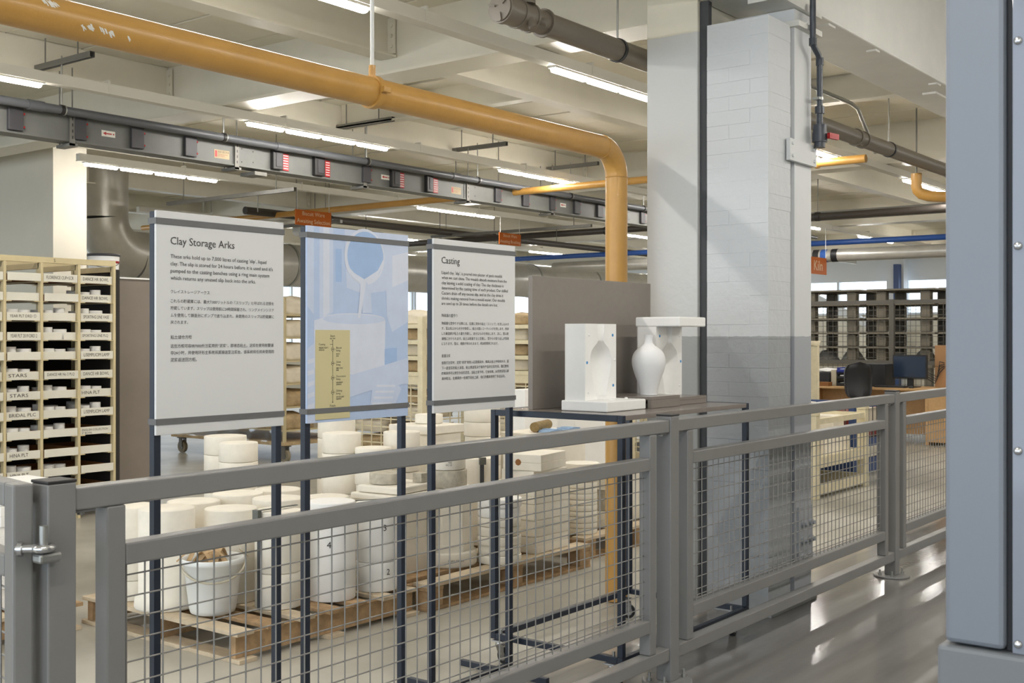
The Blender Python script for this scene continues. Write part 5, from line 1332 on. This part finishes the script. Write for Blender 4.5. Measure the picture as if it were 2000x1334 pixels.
cage(10.2, 11.4, 5.6, 6.9, 0.95, 'low cream mesh crate seen under the display table', fill=False, open_top=0.8)
cage(11.6, 12.6, 8.2, 9.8, 1.62, 'cream mesh trolley far behind the casting board, full of bags', 'far behind the casting board')

# cream stillage and blue crate right of the column -------------------------
sl = thing('stillage', 'cream steel stillage with moulds, seen through the fence right of the column', 'stillage', (10.3, 4.5, 0))
X0, X1, Y0, Y1 = 9.66, 10.93, 4.07, 5.0
for (x, y) in ((X0, Y0), (X1 - 0.09, Y0), (X0, Y1 - 0.09), (X1 - 0.09, Y1 - 0.09)):
    p_ = MB().bbox(x, x + 0.09, y, y + 0.09, 0, 0.74, 0.006).part('corner_post', 'cream_paint', sl)
    MB().lathe([(0.06, 0), (0.075, 0.06), (0.06, 0.065), (0.0, 0.03)], (x + 0.045, y + 0.045, 0.74), 8, cap=False).part('stacking_cup', 'cream_paint', p_)
for (z0, z1) in ((0.03, 0.12), (0.27, 0.36), (0.66, 0.71)):
    for (a, b, c, d) in ((X0 + .09, X1 - .09, Y0 + .01, Y0 + .06), (X0 + .09, X1 - .09, Y1 - .06, Y1 - .01), (X0 + .01, X0 + .06, Y0 + .09, Y1 - .09), (X1 - .06, X1 - .01, Y0 + .09, Y1 - .09)):
        MB().box(a, b, c, d, z0, z1).part('rail', 'cream_paint', sl)
MB().box(X0 + .05, X1 - .05, Y0 + .06, Y1 - .06, 0.33, 0.35).part('deck', 'cream_paint', sl)
for k, (x, y, z0, w, d, h) in enumerate(((9.85, 4.25, .3505, .3, .3, .22), (10.25, 4.22, .3505, .32, .25, .16), (10.62, 4.25, .3505, .3, .3, .2), (9.85, 4.27, .571, .32, .3, .2), (9.84, 4.27, .772, .3, .3, .07), (10.3, 4.5, .52, .4, .3, .24), (10.62, 4.3, .551, .26, .26, .13))):
    block('square_mould', x, x + w, y, y + d, z0, z0 + h, ('low left', 'low middle', 'low right', 'upper left', 'topmost left', 'tall back', 'small upper right')[k] + ' cream mould in the stillage right of the column', grp='moulds in the cream stillage')
bc = thing('mesh_crate', 'blue steel mesh crate with reddish boxes beyond the stillage', 'crate', (12, 4.9, 0))
X0, X1, Y0, Y1 = 11.15, 12.6, 4.3, 5.6
for (x, y) in ((X0, Y0), (X1 - 0.06, Y0), (X0, Y1 - 0.06), (X1 - 0.06, Y1 - 0.06)): MB().bbox(x, x + 0.06, y, y + 0.06, 0, 0.80, 0.004).part('corner_post', 'blue_steel', bc)
for (z0, z1) in ((0.06, 0.20), (0.32, 0.40), (0.72, 0.80)):
    for (a, b, c, d) in ((X0 + .06, X1 - .06, Y0, Y0 + .04), (X0 + .06, X1 - .06, Y1 - .04, Y1), (X0, X0 + .04, Y0 + .06, Y1 - .06)): MB().box(a, b, c, d, z0, z1).part('rail', 'blue_steel', bc)
vw = MB().box(-0.004, 0.004, -0.004, 0.004, 0.40, 0.72).mesh('wire', 'mesh_dark')
for k in range(12): inst(vw, 'wire', bc, (X0 + 0.02 - 12, Y0 + 0.1 + k * 0.1 - 4.9, 0)); inst(vw, 'wire', bc, (X0 + 0.1 + k * 0.115 - 12, Y0 + 0.02 - 4.9, 0))
MB().box(X0 + .04, X1 - .04, Y0 + .04, Y1 - .04, 0.385, 0.40).part('deck', 'dark_under', bc)
for k in range(6):
    MB().bbox(X0 + 0.08 + (k % 3) * 0.4, X0 + 0.44 + (k % 3) * 0.4, Y0 + 0.08, Y0 + 0.45, 0.401 + (k // 3) * 0.15, 0.546 + (k // 3) * 0.15, 0.004).solo('carton', 'brushed_red' if k % 2 else 'bag_white', '%s carton in the blue crate' % ('lower left reddish', 'lower middle white', 'lower right reddish', 'upper left white', 'upper middle reddish', 'upper right white')[k], 'box', 'cartons in the blue crate')
MB().bbox(9.50, 9.64, 4.30, 4.75, 0.0, 0.25, 0.004).solo('carton', 'cardboard', 'small brown carton left of the stillage legs', 'box')
# slatted cream cart end standing behind the column edge
ce = thing('slatted_cart', 'tall cream slatted cart end beside the column', 'cart', (12.8, 5.3, 0))
MB().box(12.9, 12.96, 5.42, 5.50, 0, 1.33).box(12.9, 12.96, 6.2, 6.28, 0, 1.33).part('post', 'cream_paint', ce)
MB().box(12.9, 12.96, 5.50, 6.2, 1.2, 1.27).box(12.9, 12.96, 5.50, 6.2, 0.62, 0.69).part('rail', 'cream_paint', ce)
for k in range(10): MB().box(12.92, 12.93, 5.50, 6.2, 0.72 + k * 0.047, 0.74 + k * 0.047).part('slat', 'cream_paint', ce)
MB().lathe([(0.05, 0), (0.07, 0.06), (0, 0.05)], (12.93, 5.46, 1.33), 8, cap=False).part('stacking_cup', 'cream_paint', ce)

# ================================================================ desk corner far right
dk = thing('desk', 'light oak office desk behind the fence', 'desk', (15.8, 5.6, 0))
MB().bbox(15.45, 16.3, 4.2, 6.9, 0.715, 0.745, 0.004).part('desk_top', 'wood_desk', dk)
MB().box(15.9, 15.93, 4.6, 6.6, 0.1, 0.714).part('modesty_panel', 'wood_desk', dk)
MB().box(15.47, 16.25, 4.95, 5.0, 0.0, 0.714).box(15.47, 16.25, 4.3, 4.35, 0, 0.714).part('side_panel', 'wood_desk', dk)
dr = MB().bbox(15.46, 15.48, 4.35, 4.95, 0.04, 0.71, 0.002).part('cupboard_front', 'wood_desk', dk)
MB().box(15.47, 16.25, 6.6, 6.63, 0, 0.714).part('side_panel', 'wood_desk', dk)
mo = thing('monitor', 'dark flat monitor on the oak desk', 'monitor', (15.85, 5.35, 0.745))
MB().bbox(15.83, 15.87, 5.09, 5.56, 0.86, 1.19, 0.006).part('casing', 'black_plastic', mo)
MB().box(15.826, 15.829, 5.11, 5.54, 0.885, 1.17).part('screen', 'screen', mo)
MB().box(15.86, 15.90, 5.29, 5.37, 0.757, 0.9).bbox(15.75, 15.98, 5.22, 5.44, 0.7455, 0.757, 0.003).part('stand', 'black_plastic', mo)
kb = MB().bbox(15.55, 15.70, 5.30, 5.72, 0.7455, 0.768, 0.004).solo('keyboard', 'black_plastic', 'black keyboard on the desk before the monitor', 'keyboard')
for r in range(4): MB().box(15.57 + r * 0.03, 15.59 + r * 0.03, 5.32, 5.70, 0.768, 0.772).part('key_row', 'bus_cover', kb)
MB().lathe([(0, 0.03), (0.02, 0.028), (0.035, 0.012), (0.035, 0.0), (0, 0.0)], (15.58, 5.22, 0.7455), 16, cap=False).solo('computer_mouse', 'black_plastic', 'black computer mouse beside the keyboard', 'mouse')
pc = thing('computer_tower', 'black computer case standing on the desk left of the monitor', 'computer', (15.85, 5.85, 0.745))
MB().bbox(15.70, 16.1, 5.62, 5.95, 0.7455, 1.06, 0.004).part('case', 'black_plastic', pc)
tr_ = thing('letter_tray', 'stacked black letter trays with a blue tray on top', 'letter tray', (15.8, 6.1, 0.745))
for k, m in enumerate(('black_plastic', 'black_plastic', 'blue_plastic')):
    z = 0.7455 + k * 0.095
    MB().bbox(15.66, 16.0, 5.97, 6.29, z, z + 0.012, 0.002).box(15.66, 16.0, 5.97, 5.98, z, z + 0.07).box(15.66, 16.0, 6.28, 6.29, z, z + 0.07).box(15.66, 15.665, 5.98, 6.28, z, z + 0.045).part('tray', m, tr_)
    MB().box(15.70, 15.98, 6.0, 6.26, z + 0.0125, z + (0.05 if k != 1 else 0.06)).part('papers', 'paper', tr_)
pn = thing('printer', 'black and beige printer with loose paper on the desk', 'printer', (15.8, 6.5, 0.745))
MB().bbox(15.66, 16.02, 6.40, 6.72, 0.7455, 0.93, 0.006).part('front', 'black_plastic', pn)
MB().bbox(15.70, 16.06, 6.315, 6.395, 0.7455, 0.97, 0.006).part('side', 'beige_plastic', pn)
MB().obox((15.85, 6.55, 0.955), (0.14, 0.02, 0.01), (-0.02, 0.12, 0.0), (0, 0, 0.004)).obox((15.82, 6.50, 0.968), (0.13, -0.03, 0.012), (0.03, 0.1, 0.01), (0, 0, 0.003)).part('loose_paper', 'paper', pn)
MB().bbox(15.50, 15.64, 6.35, 6.72, 0.7455, 0.80, 0.004).solo('wooden_tray', 'tray_brown', 'low brown wooden tray in front of the printer', 'tray')
for k in range(2): MB().bbox(16.0, 16.3, 4.86 + k * 0.02, 5.04, 0.7455 + k * 0.29, 1.03 + k * 0.29, 0.004).solo('carton', 'cardboard', ('lower', 'upper')[k] + ' brown carton stacked beside the monitor', 'box', 'cartons beside the monitor')
cbx = MB()
for k in range(4): cbx.tube([(15.9, 5.1, 0.86 + k * 0.03), (15.95, 5.02 - 0.01 * k, 0.80 + 0.03 * k), (15.96, 4.96, 0.95 + 0.05 * k), (15.97, 4.9, 1.02 + 0.02 * k)], 0.006, 6)
cbx.solo('cable_bundle', 'black_plastic', 'tangle of black cables beside the monitor', 'cables', kind='stuff')
oc_ = thing('office_chair', 'black office chair with a rounded back at the desk', 'chair', (15.1, 5.75, 0), rz=radians(35))
bm = MB(); v = []
NX, NZ = 10, 12
for s in (0, 1):
    for j in range(NZ + 1):
        tz = j / NZ; hw = 0.19 * (1 - abs(2 * tz - 1) ** 5) ** 0.5 * (0.88 + 0.12 * tz) + 0.004
        for i in range(NX + 1):
            u_ = 2 * i / NX - 1; v.append((-0.06 * (1 - u_ * u_) + 0.05 * sin(tz * pi) + s * 0.06 + 0.0, u_ * hw, 0.58 + tz * 0.52))
n1 = (NX + 1) * (NZ + 1)
f = [(j * (NX + 1) + i, j * (NX + 1) + i + 1, (j + 1) * (NX + 1) + i + 1, (j + 1) * (NX + 1) + i) for j in range(NZ) for i in range(NX)]
f += [tuple(reversed([a + n1 for a in q_])) for q_ in f]
rim = [i for i in range(NX + 1)] + [(j + 1) * (NX + 1) + NX for j in range(NZ)] + [NZ * (NX + 1) + i for i in reversed(range(NX))] + [j * (NX + 1) for j in reversed(range(1, NZ))]
f += [(rim[k], rim[(k + 1) % len(rim)], rim[(k + 1) % len(rim)] + n1, rim[k] + n1) for k in range(len(rim))]
bm.add(v, f, True); bm.lpart('backrest', 'black_plastic', oc_)
MB().bbox(0.02, 0.50, -0.23, 0.23, 0.45, 0.53, 0.03).lpart('seat', 'black_plastic', oc_)
MB().box(0.04, 0.08, -0.03, 0.03, 0.40, 0.62).lpart('back_bar', 'black_plastic', oc_)
MB().cyl((0.25, 0, 0.10), (0.25, 0, 0.45), 0.03, 14).lpart('gas_column', 'black_plastic', oc_)
for k in range(5):
    a = radians(72 * k + 20)
    l = MB().tube([(0.25, 0, 0.13), (0.25 + 0.15 * cos(a), 0.15 * sin(a), 0.10), (0.25 + 0.28 * cos(a), 0.28 * sin(a), 0.07)], 0.022, 8).lpart('foot', 'black_plastic', oc_)
    MB().cyl((0.25 + 0.28 * cos(a) - 0.02 * sin(a), 0.28 * sin(a) + 0.02 * cos(a), 0.027), (0.25 + 0.28 * cos(a) + 0.02 * sin(a), 0.28 * sin(a) - 0.02 * cos(a), 0.027), 0.026, 14).lpart('castor', 'rubber', l)

# mesh partition and kiln furniture racks behind the desk
mp_ = thing('mesh_partition', 'grey steel mesh partition behind the desk', 'partition', (17.2, 6.5, 0))
for y in (4.55, 6.02, 7.45, 8.9): MB().box(17.18, 17.25, y, y + 0.07, 0, 2.0).part('post', 'mesh_dark', mp_)
for z in (0.3, 1.02, 1.93): MB().box(17.19, 17.24, 4.62, 8.9, z, z + 0.06).part('rail', 'mesh_dark', mp_)
hw = MB().box(-0.003, 0.003, 4.6 - 6.5, 8.9 - 6.5, -0.003, 0.003).mesh('wire', 'mesh_dark'); vw = MB().box(-0.003, 0.003, -0.003, 0.003, 0.3, 1.93).mesh('wire', 'mesh_dark')
for k in range(19): inst(hw, 'wire', mp_, (0.01, 0, 0.40 + k * 0.08))
for k in range(53): inst(vw, 'wire', mp_, (0.017, 4.66 + k * 0.08 - 6.5, 0))
for c, (y0, nm) in enumerate(((4.62, 'right'), (5.76, 'middle'), (6.95, 'left'), (8.15, 'far left'))):
    t = thing('kiln_shelf_stack', '%s stack of grey kiln shelves behind the mesh partition' % nm, 'kiln shelves', (18.6, y0 + 0.4, 0), group='kiln shelf stacks')
    z = 1.05
    MB().box(18.2, 19.4, y0, y0 + 1.0, 0.95, 1.04).part('base', 'rack_grey', t)
    MB().box(18.25, 18.4, y0 + 0.05, y0 + 0.15, 0, 0.95).box(18.25, 18.4, y0 + 0.85, y0 + 0.95, 0, 0.95).part('stand', 'rack_grey', t)
    for k in range(5):
        for (x, y) in ((18.25, y0 + 0.06), (18.25, y0 + 0.76), (19.1, y0 + 0.06), (19.1, y0 + 0.76)):
            MB().bbox(x, x + 0.16, y, y + 0.16, z, z + 0.20, 0.02).part('prop', 'rack_grey', t)
        z += 0.201
        MB().bbox(18.15, 19.45, y0 - 0.04, y0 + 1.04, z, z + 0.028, 0.003).part('shelf', 'rack_grey', t); z += 0.029
    for j in range(2):
        MB().lathe([(0, 0), (0.2, 0), (0.17, 0.06), (0.1, 0.16), (0.05, 0.17), (0, 0.16)], (18.7, y0 + 0.28 + j * 0.44, 1.041), 18, cap=False).solo('ware_bowl', 'ware_grey', '%s upturned grey bowl in the %s kiln shelf stack' % (('right', 'left')[j], nm), 'bowl', 'bowls in the kiln shelves')
MB().box(17.02, 17.12, 4.48, 4.56, 0, 3.3).solo('steel_post', 'galv_strut', 'slim grey steel post right of the monitor', 'post')

# ================================================================ glazed cabinet at the right edge, close to the camera
mc = thing('glazed_cabinet', 'blue-grey metal cabinet with a screwed clear panel at the right edge', 'cabinet', (2.0, 0.1, 0))
MB().bbox(1.752, 1.84, 0.4525, 0.538, 0.988, 2.3, 0.008).part('corner_post', 'machine_grey', mc)
MB().bbox(1.742, 3.0, -0.8, 0.546, 0.02, 0.985, 0.006).part('plinth', 'machine_base', mc)
MB().box(1.764, 1.775, 0.4432, 0.452, 0.988, 2.3).part('gasket', 'gasket', mc)
pn = MB().bbox(1.756, 1.762, -0.75, 0.4430, 0.986, 2.3, 0.001).part('clear_panel', 'acrylic', mc)
for z in (1.000, 1.278, 1.573, 1.868, 2.16):
    MB().lathe([(0.0062, 0), (0.0055, 0.0025), (0.003, 0.004), (0, 0.0045)], (0, 0, 0), 16, cap=False).part('screw', 'chrome', pn)
    o = bpy.data.objects[-1] if False else [q_ for q_ in pn.children][-1]
    o.data.transform(Matrix.Translation((mc.location.x, mc.location.y, mc.location.z)))
    o.data.transform(Matrix.Rotation(radians(-90), 4, 'Y'))
    o.location = (1.756 - 2.0, 0.4352 - 0.1, z)
MB().bbox(1.85, 2.9, -0.7, 0.40, 0.99, 2.25, 0.01).part('inner_housing', 'machine_base', mc)

finish_texts()
for o in bpy.data.objects:
    if '_o' in o: del o['_o']
